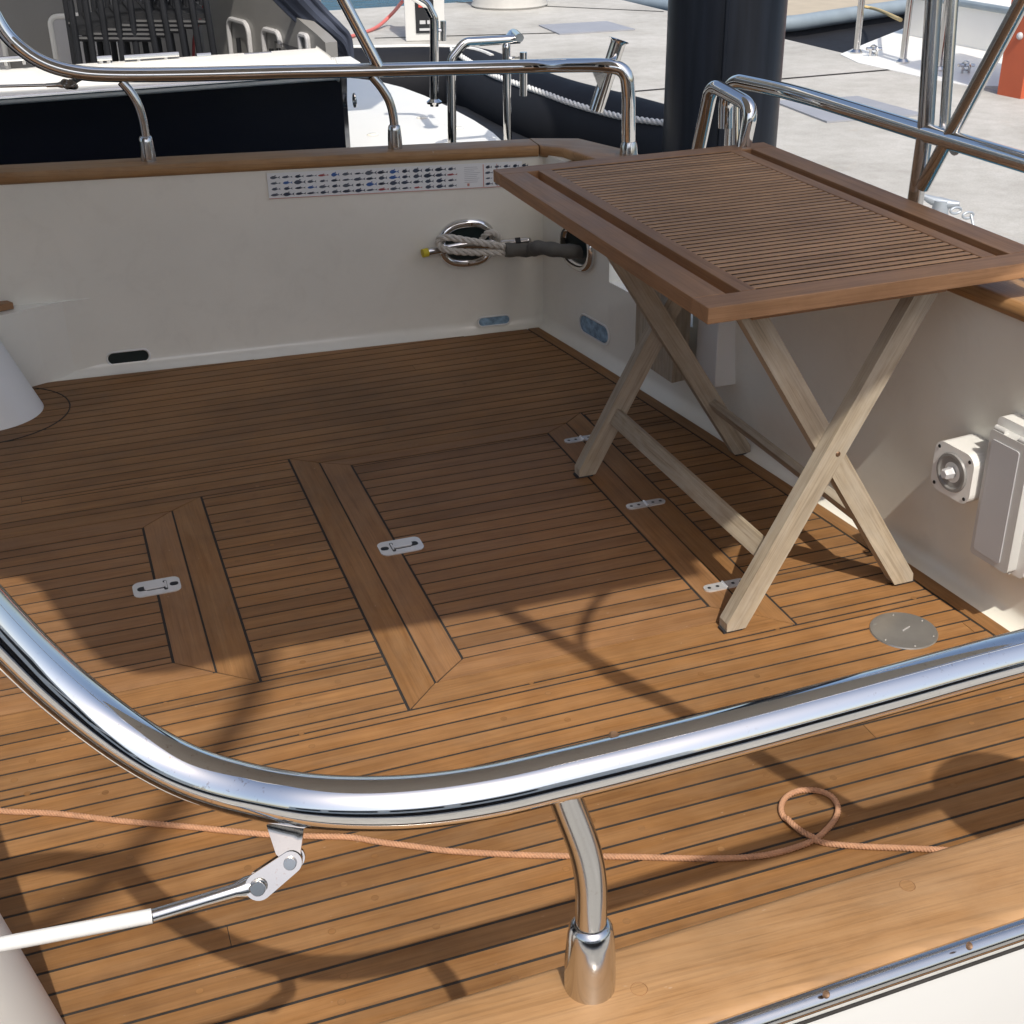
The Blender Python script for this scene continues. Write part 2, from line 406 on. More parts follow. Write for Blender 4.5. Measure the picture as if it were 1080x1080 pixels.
holesA = (-9, .2151, 2.0709, 2.879); holesB = (.457, 1.2505, 1.8865, 3.010)
lidA = (-9, .0735, 2.1895, 2.7725); lidB = (.592, 1.1242, 2.005, 2.9215)
def sub(rects, h):
    out = []
    for (x0, x1, y0, y1) in rects:
        hx0, hx1, hy0, hy1 = h
        if hx1 <= x0 or hx0 >= x1 or hy1 <= y0 or hy0 >= y1: out.append((x0, x1, y0, y1)); continue
        if y0 < hy0: out.append((x0, x1, y0, hy0-GAP)); y0 = hy0
        if y1 > hy1: out.append((x0, x1, hy1+GAP, y1)); y1 = hy1
        if x0 < hx0: out.append((x0, hx0-GAP, y0, y1))
        if x1 > hx1: out.append((hx1+GAP, x1, y0, y1))
    return out
deck = MB(); hA = MB(); hB = MB()
rows = []; y = W0-22*PY
while y < 3.83: rows.append((y+GAP/2, y+PY-GAP/2)); y += PY
rng = random.Random(3)
for ri, (y0, y1) in enumerate(rows):
    # butt joints along the row
    cuts = [-3.2]; x = -3.2+rng.uniform(.5, 6.5)
    while x < 2: cuts.append(x); x += rng.uniform(4, 6)
    cuts.append(2.2)
    for ca, cb in zip(cuts[:-1], cuts[1:]):
        tone = min(1, max(0, rng.gauss(.5, .22))); off = rng.random()*90
        rects = sub(sub([(ca, cb-.0012, y0, y1)], holesA), holesB)
        for (xa, xb, ya, yb) in rects:
            if xb-xa < .006 or yb-ya < .004: continue
            p = [(xa, ya), (xb, ya), (xb, yb), (xa, yb)]
            for pl in planes:
                p = clip(p, *pl)
                if len(p) < 3: break
            if len(p) >= 3: deck.prism(p, -.006, 0, tone, (1,0,0), off)
        for lid, mb in ((lidA, hA), (lidB, hB)):
            xa, xb = max(ca, lid[0]+.0), min(cb, lid[1]-GAP); ya, yb = max(y0, lid[2]+GAP), min(y1, lid[3]-GAP)
            if xb-xa > .006 and yb-ya > .0008:
                if lid is lidB: xa = max(xa, lid[0]+GAP)
                mb.prism([(xa, ya), (xb, ya), (xb, yb), (xa, yb)], -.006, 0, tone, (1,0,0), off)
    # plugs
    x = -.35+rng.uniform(0, .3)
    while x < 1.6:
        inh = (x < .23 and 2.06 < y0 < 2.9) or (.45 < x < 1.26 and 1.87 < y0 < 3.02)
        if not inh and x < transX(y0)-MW-.03 and y0 < 3.6:
            c_ = V((x, (y0+y1)/2, 0)); tone = rng.uniform(.15, .75); o_ = rng.random()*40
            deck.poly([c_+V((math.cos(k*math.pi/6)*.0052, math.sin(k*math.pi/6)*.0052, .00025)) for k in range(12)], (1,0,0), tone, o_)
            deck.poly([c_+V((math.cos(k*math.pi/6)*.0060, math.sin(k*math.pi/6)*.0060, .00012)) for k in range(12)], (1,0,0), 0.0, o_)
        x += rng.uniform(.3, .52)
G2 = .002
def framebd(mb, q, ud, tone): mb.prism(q, -.006, .0006, tone, ud, random.random()*60)
s_ = .1435; G3 = .0022
# outer frame of hatch A (deck side) and inner (lid side)
framebd(deck, [(s_+G3, 2.129), (.2151, 2.0709), (.2151, 2.879), (s_+G3, 2.831)], (0,1,0), .42)
framebd(deck, [(-3.2, 2.0709), (.2151-.003, 2.0709), (s_-.001, 2.129-G3), (-3.2, 2.129-G3)], (1,0,0), .62)
framebd(deck, [(-3.2, 2.831+G3), (s_-.001, 2.831+G3), (.2151-.003, 2.879), (-3.2, 2.879)], (1,0,0), .35)
framebd(hA, [(.0735, 2.1895), (s_-G3, 2.132), (s_-G3, 2.829), (.0735, 2.7725)], (0,1,0), .55)
framebd(hA, [(-3.2, 2.129+.001), (s_-G3-.004, 2.129+.001), (.0735-.004, 2.1895), (-3.2, 2.1895)], (1,0,0), .68)
framebd(hA, [(-3.2, 2.7725), (.0735-.004, 2.7725), (s_-G3-.004, 2.829), (-3.2, 2.829)], (1,0,0), .3)
# hatch B
xs, xr = .523, 1.190; yn, yf = 1.948, 2.962
framebd(deck, [(.457, 1.8865), (xs-G3, yn), (xs-G3, yf), (.457, 3.010)], (0,1,0), .38)
framebd(deck, [(.457+.004, 1.8865), (1.2505-.004, 1.8865), (xr, yn-.001), (xs, yn-.001)], (1,0,0), .66)
framebd(deck, [(xr+G3, yn), (1.2505, 1.8865), (1.2505, 3.010), (xr+G3, yf)], (0,1,0), .5)
framebd(deck, [(xs, yf+G3), (xr, yf+G3), (1.2505-.004, 3.010), (.457+.004, 3.010)], (1,0,0), .3)
framebd(hB, [(xs+G3, yn+.002), (.592, 2.005), (.592, 2.9215), (xs+G3, yf-.002)], (0,1,0), .5)
framebd(hB, [(xs+G3+.004, yn+.001), (xr-G3-.004, yn+.001), (1.1242-.004, 2.005), (.592+.004, 2.005)], (1,0,0), .72)
framebd(hB, [(1.1242, 2.005), (xr-G3, yn+.002), (xr-G3, yf-.002), (1.1242, 2.9215)], (0,1,0), .42)
framebd(hB, [(.592+.004, 2.9215), (1.1242-.004, 2.9215), (xr-G3-.004, yf-.002), (xs+G3+.004, yf-.002)], (1,0,0), .34)
# margin board along the transom
yy = [.45+.15*i for i in range(23)]
yy = [y for y in yy if y < farY(1.4)-.01]+[farY(1.4)-.004]
for y0, y1 in zip(yy[:-1], yy[1:]):
    deck.prism([(transX(y0)-MW+GAP, y0), (transX(y0)+.02, y0), (transX(y1)+.02, y1), (transX(y1)-MW+GAP, y1)], -.006, .0004, .45, (-.1, 1, 0), 5.0)
dk = deck.build('deck', M['deck'], yacht, label='planked teak deck with dark caulking between the planks')
s = MB(); s.prism([(-3.3, .2), (1.80, .2), (1.80, 4.0), (-3.3, 4.0)], -.05, -.0012); s.build('caulking', M['caulk'], dk)
oA = hA.build('deck_hatch', M['frame'], yacht, label='mitred teak hatch at the left edge of the deck with one latch plate')
oB = hB.build('deck_hatch', M['frame'], yacht, label='mitred teak hatch in the middle of the deck, hinged under the table')
# latches and hinges
def rrect(cx, cy, lx, ly, r, n=6):
    out = []
    for qx, qy, a0 in ((1,1,0), (-1,1,90), (-1,-1,180), (1,-1,270)):
        for k in range(n+1):
            a = math.radians(a0+90*k/n); out.append((cx+qx*(lx/2-r)+math.cos(a)*r, cy+qy*(ly/2-r)+math.sin(a)*r))
    return out
def latch(par, cx, cy, flip):
    s = MB(); s.prism(rrect(cx, cy, .098, .062, .016), .0008, .0032); o = s.build('latch', M['steel2p'], par, bevel=.0008)
    s = MB(); g = flip
    for q in ((-.028*g, 0, .024, .018), (.018*g, 0, .008, .040), (.036*g, 0, .018, .015)):
        s.prism(rrect(cx+q[0], cy+q[1], q[2], q[3], min(q[2], q[3])*.45), .0033, .0037)
    s.prism(rrect(cx-.002*g, cy+.0105, .038, .0025, .001), .0033, .0037); s.prism(rrect(cx-.002*g, cy-.0105, .038, .0025, .001), .0033, .0037)
    s.build('recess', M['black'], o)
    s = MB(); s.prism(rrect(cx-.004*g, cy, .044, .016, .006), .0036, .0062); s.prism(rrect(cx+.019*g, cy, .004, .027, .0018), .0036, .0062)
    s.build('lever', M['steel2p'], o, bevel=.0006)
M['steel2p'] = plain('satin_steel_plate', (.80,.80,.80), .22, metal=.55, var=.04)
pA = bz(165.5, 620); pB = bz(422.5, 577)
latch(oA, pA.x, pA.y, 1); latch(oB, pB.x, pB.y, -1)
def hinge(par, cx, cy):
    s = MB(); s.prism(rrect(cx, cy, .098, .026, .0125), .0008, .0040); s.tube([(cx, cy-.013, .004), (cx, cy+.013, .004)], .0035, 10)
    o = s.build('hinge', M['steel2p'], par, bevel=.0008)
    for dx in (-.037, -.018, .018, .037): s = MB(); s.lathe([(0, .0004), (.0036, .0003), (.0040, 0)], (cx+dx, cy, .0041), (0,0,1), 12); s.build('screw', M['black'], o)
for (u, v) in ((612, 464), (681, 532.5), (766, 618)):
    p = bz(u, v); hinge(oB, 1.190, p.y)
# round deck plate
p = bz(953, 665.5); s = MB(); s.lathe([(0, .0035), (.058, .0035), (.0645, .0028), (.066, .0002)], (p.x, p.y, 0), (0,0,1), 48)
o = s.build('deck_plate', M['steelb'], yacht, label='round brushed steel deck plate set in the planks')
for k in range(6):
    a = k*math.pi/3+.3; s = MB(); s.lathe([(0, .0006), (.003, .0005), (.0035, 0)], (p.x+math.cos(a)*.056, p.y+math.sin(a)*.056, .0034), (0,0,1), 10); s.build('screw', M['steelb'], o)
s = MB(); s.obox((p.x+.005, p.y, .0045), (.022, .008, 0), (-.0007, .002, 0), (0,0,.0016)); s.build('key_slot', M['steel2p'], o)
# faint ring let into the deck near the far pedestal
s = MB(); cx, cy = -.262, 3.585
s.tube([(cx+math.cos(a*math.pi/24)*.215, cy+math.sin(a*math.pi/24)*.20, -.0004) for a in range(48)], .0022, 6, closed=True)
s.build('caulk_ring', M['caulk'], dk)

# --- bulwarks: swept profile (offset outward, height)
def sweep(mb, path, prof_fn, up=(0,0,1), closed_prof=True):
    rings = []
    for i, (p, n) in enumerate(path):
        pr = prof_fn(p, i); ring = []
        for (o_, z_) in pr: mb.v.append(V((p[0]+n[0]*o_, p[1]+n[1]*o_, z_))); ring.append(len(mb.v)-1)
        rings.append(ring)
    m = len(rings[0])
    for i in range(len(rings)-1):
        for k in range(m if closed_prof else m-1):
            l = (k+1) % m; idx = [rings[i][k], rings[i+1][k], rings[i+1][l], rings[i][l]]
            mb.f.append(idx); L0 = i*.2
            acc = k*.03
            mb.uv.append([(mb.v[j].x*pathdir[0]+mb.v[j].y*pathdir[1]+mb.off, mb.v[j].z+(mb.v[j].x*pathdir[1]-mb.v[j].y*pathdir[0])) for j in idx]); mb.tone.append(.5)
    if closed_prof:
        for r_ in (rings[0][::-1], rings[-1]):
            mb.f.append(r_); mb.uv.append([(mb.v[j].y, mb.v[j].x+mb.v[j].z) for j in r_]); mb.tone.append(.5)
pathdir = (1, 0)
def wall_prof(zt, lean=0.0, rf=.035):
    if lean < 0: return [(-rf*(1-math.sin(math.pi/2*k/6)), rf*(1-math.cos(math.pi/2*k/6))) for k in range(7)]+[(lean*.5, zt*.5), (lean, zt), (lean+.10, zt), (.11, -.75), (-rf, -.75)]
    pr = []
    for k in range(7):
        a = math.pi/2*k/6; pr.append((-rf+math.sin(a)*rf+.0, rf-math.cos(a)*rf+.0)) if False else pr.append((-rf*(1-math.sin(a)) , rf*(1-math.cos(a))))
    pr += [(lean*.10, zt*.60), (lean*.22, zt*.72), (lean, zt), (lean+.075, zt), (.11, -.75), (-rf, -.75)]
    return pr
# far side wall
s = MB(); fp = []
nrmF = V((.1037, 1.5413, 0)).normalized()
for x in [-3.0, -2, -1, -.4, -.05, .3, .7, 1.1, 1.35, 1.46]: fp.append(((x, farY(x)), nrmF))
# wall without the fillet overlapping scuppers
sweep(s, fp, lambda p, i: wall_prof(zcap(p[0])-.028))
bwf = s.build('bulwark', M['gel'], yacht, label='shaded cream inner side of the boat beyond the deck')
# transom with gate opening
pathdir = (0, 1)
def tn(y):
    dx = (transX(y+.01)-transX(y-.01))/.02; return V((1, -dx, 0)).normalized()
PT1, PT2 = bz(1020, 303, .652), bz(1080, 337, .652)
LT = ((PT1.x-transX(PT1.y))+(PT2.x-transX(PT2.y)))/2+.052
def tlean(y): k = max(0, min(1, (3.55-y)/1.3)); return LT*k*k*(3-2*k)
def tcap(y): k = max(0, min(1, (3.45-y)/1.25)); return .566+.086*k*k*(3-2*k)
def trans_path(y0, y1, n):
    out = []
    for i in range(n+1):
        y = y0+(y1-y0)*i/n; out.append(((transX(y), y), tn(y)))
    return out
YG0, YG1 = 2.90, 3.33
s = MB()
def tz(p): return tcap(p[1])-.03
sweep(s, trans_path(.62, YG0, 22), lambda p, i: wall_prof(tz(p), tlean(p[1])))
sweep(s, trans_path(YG0, YG1, 5), lambda p, i: wall_prof(.245, tlean(p[1])*.4))
sweep(s, trans_path(YG1, 3.76, 5), lambda p, i: wall_prof(tz(p), tlean(p[1])))
s.build('transom', M['gel'], yacht, label='cream transom wall behind the folding table')
# near side wall (we look over it)
pathdir = (1, 0)
nI = [bz(u, v, zcap(.4)) for u, v in ((395, 1080), (1080, 857))]; nO = [bz(u, v, zcap(.5)) for u, v in ((750, 1080), (1080, 968))]
kI = (nI[1].y-nI[0].y)/(nI[1].x-nI[0].x); kO = (nO[1].y-nO[0].y)/(nO[1].x-nO[0].x)
def nearIn(x): return nI[0].y+kI*(x-nI[0].x)
def nearOut(x): return nO[0].y+kI*(x-nO[0].x)
s = MB(); fp = [((x, nearIn(x)-.012), V((0, -1, 0))) for x in [1.72, 1.3, .8, .4, 0, -.5, -1.5, -3]]
def nprof(p, i):
    zt = zcap(p[0])-.028; return wall_prof(zt)[:-3]+[(.0, zt), (nearIn(p[0])-.012-nearOut(p[0])+.004, zt+.006), (nearIn(p[0])-.012-nearOut(p[0])+.008, zt-.02), (nearIn(p[0])-.012-nearOut(p[0])+.012, -.75), (-.035, -.75)]
sweep(s, fp, nprof); s.build('bulwark', M['hull'], yacht, label='white side of the boat nearest the camera, seen over the teak cap')
# --- cap rails (rounded section)
def cap_prof(z, w0, w1, h=.034, r=.012):
    pr = []
    for (cx, cz, a0) in ((w0+r, z-h+r, 180), (w1-r, z-h+r, 270), (w1-r, z-r, 0), (w0+r, z-r, 90)):
        for k in range(5):
            a = math.radians(a0+90*k/4); pr.append((cx+math.cos(a)*r, cz+math.sin(a)*r))
    return pr
s = MB()
sweep(s, [((x, farY(x)), nrmF) for x in (-3, -1.5, -.4, .3, .9, 1.36, 1.395)], lambda p, i: cap_prof(zcap(p[0]), -.014, .098))
s.build('cap_rail', M['cap'], yacht, bevel=0)
s = MB(); pathdir = (.72, -.7)
q0 = [bz(580, 166, zcap(1.42)), bz(655, 181, zcap(1.5))]
# quarter piece bending round the corner, then the transom cap
CP = [((1.400, farY(1.4)), nrmF), ((1.455, farY(1.4)-.06), (nrmF+V((1,0,0))*.8).normalized()), ((1.49, 3.5), V((1,.25,0)).normalized()), ((1.50, YG1+.01), V((1,.15,0)).normalized())]
sweep(s, CP, lambda p, i: cap_prof(zcap(1.42), -.014, .11+.03*(i > 0)))
s.build('cap_rail', M['cap'], yacht)
s = MB(); pathdir = (.1, -1)
ci = [bz(1020, 303, .56), bz(1080, 337, .56)]
sweep(s, [((transX(y)+tlean(y), y), tn(y)) for y in [YG0, 2.75, 2.6, 2.45, 2.3, 2.15, 2.0, 1.7, 1.3, .9, .62]], lambda p, i: cap_prof(tcap([YG0, 2.75, 2.6, 2.45, 2.3, 2.15, 2.0, 1.7, 1.3, .9, .62][i]), -.02, .12, .032, .014))
o = s.build('cap_rail', M['cap'], yacht)
s = MB(); pathdir = (1, 0)
fp = [((x, nearIn(x)), V((0, -1, 0))) for x in (1.70, 1.2, .8, .5, .2, -.1, -.6, -3)]
sweep(s, fp, lambda p, i: cap_prof(zcap(p[0]), 0, nearIn(p[0])-nearOut(p[0]), .036, .010))
oc = s.build('cap_rail', M['cap'], yacht, label='broad sunlit teak cap with filled screw holes nearest the camera')
for u, v in ((957, 934), (674, 1043)):
    q = bz(u, v, zcap(.45)); q = bz(u, v, zcap(q.x)); s = MB(); s.lathe([(0, .00015), (.0064, .00015), (.0066, -.0004)], q, (0,0,1), 24); o_ = s.build('wood_plug', M['cap'], oc)
    s = MB(); s.tube([q+V((math.cos(k*math.pi/14)*.0068, math.sin(k*math.pi/14)*.0068, 0)) for k in range(28)], .0003, 6, closed=True); s.build('rim', M['frame'], o_)
# stainless rubbing strip on the near outer edge, screws
s = MB(); pts = [V((x, nearOut(x)-.003, zcap(x)-.012)) for x in (1.7, 1.2, .8, .5, .2, -.2, -1, -3)]
s.tube(pts, .0094, 20)
rs = s.build('rubbing_strip', M['steel2'], yacht)
for u, v in ((1023, 998), (872, 1049)):
    q = by(u, v, nearOut(.5)-.0120); s = MB(); s.lathe([(0, -.0004), (.0022, .0004), (.0034, -.001)], q, (0,-.8,.6), 14); s.build('screw', M['rust'], rs)
s = MB(); pts = [V((x, nearOut(x)-.0105, zcap(x)-.024)) for x in (1.7, .8, .2, -.5, -3)]
s.tube(pts, .0016, 8); s.build('sealant_line', M['caulk'], rs)

# --- polished guard rails
RR = .0195
def stanch(mbpath, par, foot, top, label=None):
    s = MB(); s.tube(mbpath, .0125, 20, caps=False); o = s.build('stanchion', M['steel2'], par)
    s = MB(); c = V(foot)
    s.lathe([(.0, -.002), (.0209, -.002), (.0209, .010), (.0203, .030), (.0188, .052), (.0174, .063), (.0145, .0672), (.0128, .068)], c, (0,0,1), 28)
    s.build('stanchion_base', M['steel2'], par)
# near rail
def nz(x): return zrail(x)-.005
near_px = [(1900, 500, None), (1400, 597, None), (1080, 688.5, None), (940, 727, None), (800, 765, None), (680, 796, None), (590, 818, None), (520, 834, None), (450, 844.5, None), (385, 847.5, None), (320, 844, None), (255, 832, None), (200, 815, .956), (150, 789, .958), (100, 754, .952), (50, 712, .939), (0, 662, .921), (-50, 604, .900), (-105, 532, .878), ('w', -.185, .872, 1.055), ('w', -.26, .885, 1.07), ('w', -.40, .89, 1.06), ('w', -.9, .90, .98), ('w', -2.0, .92, .98)]
pts = []
for q_ in near_px:
    pts.append(V(q_[1:]) if q_[0] == 'w' else (dp(*q_) if q_[2] else bz(q_[0], q_[1], .805)))
# continue the straight part from the visible direction
pa, pb = bz(1080, 688.5, .805), bz(590, 818, .805); dr = (pa-pb).normalized()
pts[0] = pa+dr*.85; pts[1] = pa+dr*.4
t_curve = smooth_path(pts, 8)
s = MB(); s.tube(t_curve, RR, 40); nr = s.build('guard_rail', M['steel'], yacht, label='large polished rail curving across the foreground')
fbase = bz(628, 1050, zcap(.3)); fbase = V((fbase.x, fbase.y+.012, zcap(.3)))
jt = bz(590, 822, .805)
k0 = jt; k1 = V((jt.x+.012, jt.y, .755)); k2 = V((fbase.x, fbase.y, .735)); k3 = V((fbase.x, fbase.y, .68)); pth = [k0*(1-t)**3+k1*3*t*(1-t)**2+k2*3*t*t*(1-t)+k3*t**3 for t in [i/24 for i in range(25)]]+[V((fbase.x, fbase.y, zcap(.3)+.02))]
stanch(pth, nr, fbase, jt)
q = bz(648, 775, .8235); s = MB(); s.lathe([(0, .0004), (.003, .0008), (.0042, -.001)], q, (0,-.3,1), 14); s.build('screw', M['rust'], nr)  # dark tone, for a small recess in the rail
# far rail, in the plane above the far wall
def fr(u, v, k=0): return bl(u, v, FW0+V((0,.045-.25*k,0)), FW1+V((0,.045-.25*k,0)))
fpx = [(-60, -100), (-25, -25), (0, 27), (22, 51), (48, 67), (80, 76), (120, 79), (200, 78.5), (300, 76), (400, 74), (500, 71.5), (560, 70, .2), (600, 69, .55), (640, 69.5, .9)]
pts = [fr(*q_) for q_ in fpx]; e0 = pts[-1]; e1 = fr(658, 76, .98); e2 = fr(662.5, 95, 1); e3 = fr(663, 125, 1); e4 = fr(663, 160, 1)
path = smooth_path(pts+[e1, e2, e3, e4], 6)
s = MB(); s.tube(path, RR, 24); frl = s.build('guard_rail', M['steel'], yacht, label='polished rail above the far side, running in front of the neighbouring boats')
s = MB(); c = V((e4.x, e4.y, e4.z-.03)); s.lathe([(.027, -.01), (.027, .02), (.024, .05), (.0205, .06)], c, (0,0,1), 24); s.build('stanchion_base', M['steel2'], frl)
for (jx, jy, mx, my, fx, fy) in ((128, 86, 146, 112, 157, 170), (392, 80, 411, 108, 417, 158)):
    a = fr(jx, jy); b = fr(mx, my); c = fr(fx, fy); c = V((c.x, c.y, zcap(c.x)))
    stanch(smooth_path([a, (a+b)/2+V((.003,0,.003)), b, V((c.x, c.y, b.z-.05)), c+V((0,0,.02))], 6), frl, c, a)
# slanting awning pole standing on the far rail
a = fr(400, 72); b = fr(362, 0); d = (b-a); 
s = MB(); s.tube([a, a+d*4.2], .0165, 20); s.build('awning_pole', M['steel'], yacht, label='polished pole slanting up from the far rail')
# rod holder on the far rail end
a = fr(653, 42, .7); b = fr(628.5, 117, .7); d = (a-b).normalized(); L = (a-b).length
s = MB(); s.lathe([(0, 0), (.021, 0), (.0215, L-.012), (.024, L-.004), (.030, L), (.026, L+.001), (.019, L-.004), (.018, L*.5), (0, L*.5)], b, d, 28)
rh = s.build('rod_holder', M['steel'], yacht, label='tubular rod holder leaning on the end of the far rail')
s = MB(); s.slab([fr(624, 74, .75), fr(640, 74, .75), fr(632, 94, .75)], (0, -.006, 0)); s.build('bracket', M['steel2'], rh)
# lifeline toggles: near
def toggle(par, top, plate_w, plate_h, end, eye2, wire_end, metal_end, k=1.0):
    s = MB(); ax = (V(eye2)-V(end)).normalized()
    t = V(top); e = V(end); rgt = RT; thick = DN.cross(RT).normalized()
    s.slab([t-rgt*plate_w*.62, t+rgt*plate_w*.75, e+rgt*.006*k+V((0,0,.004*k)), e-rgt*.004*k-V((0,0,.004*k)), e-rgt*.011*k+V((0,0,.006*k))], thick*.004*k)
    o = s.build('toggle_plate', M['steel3'], par, bevel=.001*k)
    s = MB()
    for sgn in (-1, 1):
        q = thick*(.0065*k*sgn); u_ = ax; n_ = u_.cross(thick).normalized()
        pts = []
        for kk in range(13): a_ = -math.pi/2+math.pi*kk/12; pts.append(V(eye2)+q+u_*math.cos(a_)*.0098*k+n_*math.sin(a_)*.0098*k)
        for kk in range(13): a_ = math.pi/2+math.pi*kk/12; pts.append(e+q+u_*math.cos(a_)*.0080*k+n_*math.sin(a_)*.0080*k)
        s.slab(pts, thick*.0036*k)
    s.tube([e-thick*.014*k, e+thick*.014*k], .0046*k, 14); s.tube([V(eye2)-thick*.0155*k, V(eye2)+thick*.0155*k], .0056*k, 14)
    s.tube([V(eye2)+thick*.012*k+V((math.cos(a_)*.006*k, 0, math.sin(a_)*.006*k)) for a_ in [i*math.pi/8 for i in range(16)]], .0008*k, 6, closed=True)
    s.build('shackle', M['steel3'], o, bevel=.0006*k)
    s = MB(); we = V(wire_end); me_ = V(metal_end); d = (me_-V(eye2)).normalized()
    s.tube([V(eye2)+d*-.006*k, V(eye2)+d*.012*k, V(eye2)+d*.02*k, V(eye2)+d*.045*k, me_], [.0075*k, .0078*k, .0052*k, .0048*k, .0048*k], 18)
    s.build('wire_terminal', M['steel2'], o)
    s = MB(); s.tube([me_, we], .0052*k if k == 1 else .0042, 16); s.build('lifeline', M['white'] if k == 1 else M['steel2'], par, label='thin guard wire running off to the left')
toggle(nr, dp(300, 869, .955), .020, .04, dp(309, 906, .945), dp(276, 931, .94), dp(-260, 1045, .83), dp(160, 966, .905))
toggle(frl, fr(80, 84), .028, .03, fr(78, 90), fr(70, 89), fr(-250, 97), fr(60, 89.5), k=1.15)

# --- stern rail (right), on the transom
SX = 1.68
def st(u, v, x=SX): return bx(u, v, x)
a = st(1300, 232); 
sr = [st(765, 135), st(766, 108), st(770, 93), st(778, 86.5), st(792, 88), st(850, 101.5), st(970, 138), st(1080, 171)]
sd_ = (sr[-1]-sr[-2]).normalized(); sr.append(sr[-1]+sd_*.9)
s = MB(); s.tube(smooth_path(sr, 8), .0185, 28); sro = s.build('guard_rail', M['steel'], yacht, label='polished stern rail running past the table to the right edge')
p0, p1 = st(985, -5), st(976, 138); p2 = st(965, 215); d01 = (p0-p1).normalized()
s = MB(); s.tube([p1+d01*1.1, p1, p2, V((p2.x, p2.y, .66))], .0165, 20); s.tube([p+V((.045,.0,0)) for p in (p1+d01*1.1, p1)], .011, 16); s.build('stanchion', M['steel2'], sro, label='upright polished post crossing the stern rail')
q1 = st(973, 197); q0 = st(1083, -8); dd = (q0-q1); 
s = MB(); s.tube([q1, q1+dd*1.8], .0145, 20)
s.build('brace', M['steel2'], sro, label='slanting polished brace beside the upright post')
s = MB(); c_ = st(1007, 155); s.tube([c_+V((0, math.cos(a_)*.013, math.sin(a_)*.013)) for a_ in [math.radians(-200+i*14) for i in range(20)]], .0035, 10)
s.build('hook', M['white'], sro)
# boarding ladder hoops
s = MB()
def hoop(pts, r, rad=.03): s.tube(fillet_path(pts, rad, 8), r, 24)
hoop([st(733, 175, 1.56), st(751, 89, 1.56), st(793, 112, 1.58), st(780, 175, 1.56)], .0175, .04)
bh = s.build('boarding_hoop', M['steel'], yacht, label='bent polished grab hoop standing behind the far end of the table')
s = MB(); hoop([st(766, 175, 1.74), st(769, 104, 1.74)], .008); s.build('hoop_rod', M['steel'], bh)
s = MB(); hoop([st(776, 175, 1.74), st(776, 106, 1.74)], .010); s.build('hoop_rod', M['steel'], bh)

# --- hawseholes, scuppers on the walls
def ring_on(c, ux, uz, nrm, a, b, r, name, par, mat, label=None, squash=.8):
    s = MB(); pts = []
    for k in range(40):
        t_ = 2*math.pi*k/40; ct, st_ = math.cos(t_), math.sin(t_); e_ = .82
        pts.append(V(c)+V(ux)*a*math.copysign(abs(ct)**e_, ct)+V(uz)*b*math.copysign(abs(st_)**e_, st_))
    s.tube(pts, r, 14, closed=True)
    o = s.build(name, mat, par, label=label)
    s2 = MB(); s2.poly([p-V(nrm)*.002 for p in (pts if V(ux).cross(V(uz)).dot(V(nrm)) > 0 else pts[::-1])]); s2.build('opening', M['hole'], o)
    return o
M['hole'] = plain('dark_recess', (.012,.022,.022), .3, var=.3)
M['scupblue'] = water.__call__() if False else plain('water_seen_through', (.26,.40,.52), .12, var=.6, scale=45)
uF = V((1.5413, -.1037, 0)).normalized(); nF = -nrmF
hc = bl(492, 256, FW0, FW1)+nF*.006
h1 = ring_on(hc, uF, V((0,0,1)), nF, .078, .062, .014, 'hawsehole', bwf, M['steel'], 'oval polished fairlead in the far side wall')
for a_ in (80, 200, 270, 340):
    a2 = math.radians(a_); s = MB(); s.lathe([(0, .002), (.004, .001), (.005, 0)], hc+uF*.078*math.cos(a2)+V((0,0,1))*.062*math.sin(a2)+nF*.0125, nF, 10); s.build('screw', M['rust'], h1)
def TA(y): return V((transX(y), y, 0))
hc2 = bl(611, 260, TA(3.8), TA(3.3)); n2 = -tn(3.5); hc2 = hc2+n2*.006; u2 = V((-n2.y, n2.x, 0)); 
h2 = ring_on(hc2, u2, V((0,0,1)), n2, .078, .058, .014, 'hawsehole', yacht, M['steel'], 'oval polished fairlead in the transom wall partly behind the table')
def scup(u, v, lx, lz, wallA, wallB, nn, mat, label):
    c = bl(u, v, wallA, wallB)+nn*.0015; ux = V((-nn.y, nn.x, 0))
    pr = rrect(0, 0, lx, lz, lz*.49, 8)
    s = MB(); s.slab([c+ux*(x)+V((0,0,1))*z_+nn*.0 for x, z_ in pr] if True else [], nn*.0012); o = s.build('scupper', mat, yacht, label=label)
    s = MB(); s.tube([c+ux*x*1.07+V((0,0,1))*z_*1.16 for x, z_ in pr], .0028, 8, closed=True); s.build('rim', M['gelw'], o)
c0 = .036
o1 = scup(135.5, 376.5, .115, .034, FW0, FW1, nF, M['hole'], 'dark oval scupper low in the far wall')
scup(521, 338, .098, .026, FW0+nF*.012, FW1+nF*.012, nF, M['scupblue'], 'oval scupper showing blue water near the far corner')
scup(627, 347, .155, .050, TA(3.8), TA(3.2), n2, M['scupblue'], 'oval scupper showing blue water low in the transom wall')
# cleat horns in the far fairlead
s = MB(); off = nF*.035
g0 = bl(447, 263, FW0, FW1)+off; g1 = bl(490, 257, FW0, FW1)+off*.3; g2 = bl(520, 256, FW0, FW1)+off*.6; g3 = bl(553, 251, FW0, FW1)+off
s.tube([g0, g0+(g1-g0)*.5, g1, g2, g3], [.012, .013, .015, .014, .0125], 16); s.ball(g3, .0125)
hc_o = s.build('cleat_horn', M['steel2'], h1)
s = MB(); s.tube([g0+(g0-g1)*.10, g0+(g1-g0)*.04], .0128, 14); s.build('yellow_tape', M['yellow'], hc_o)
s = MB(); s.tube([g2+(g3-g2)*.62, g2+(g3-g2)*.78], .0138, 14); s.build('black_band', M['black'], hc_o)
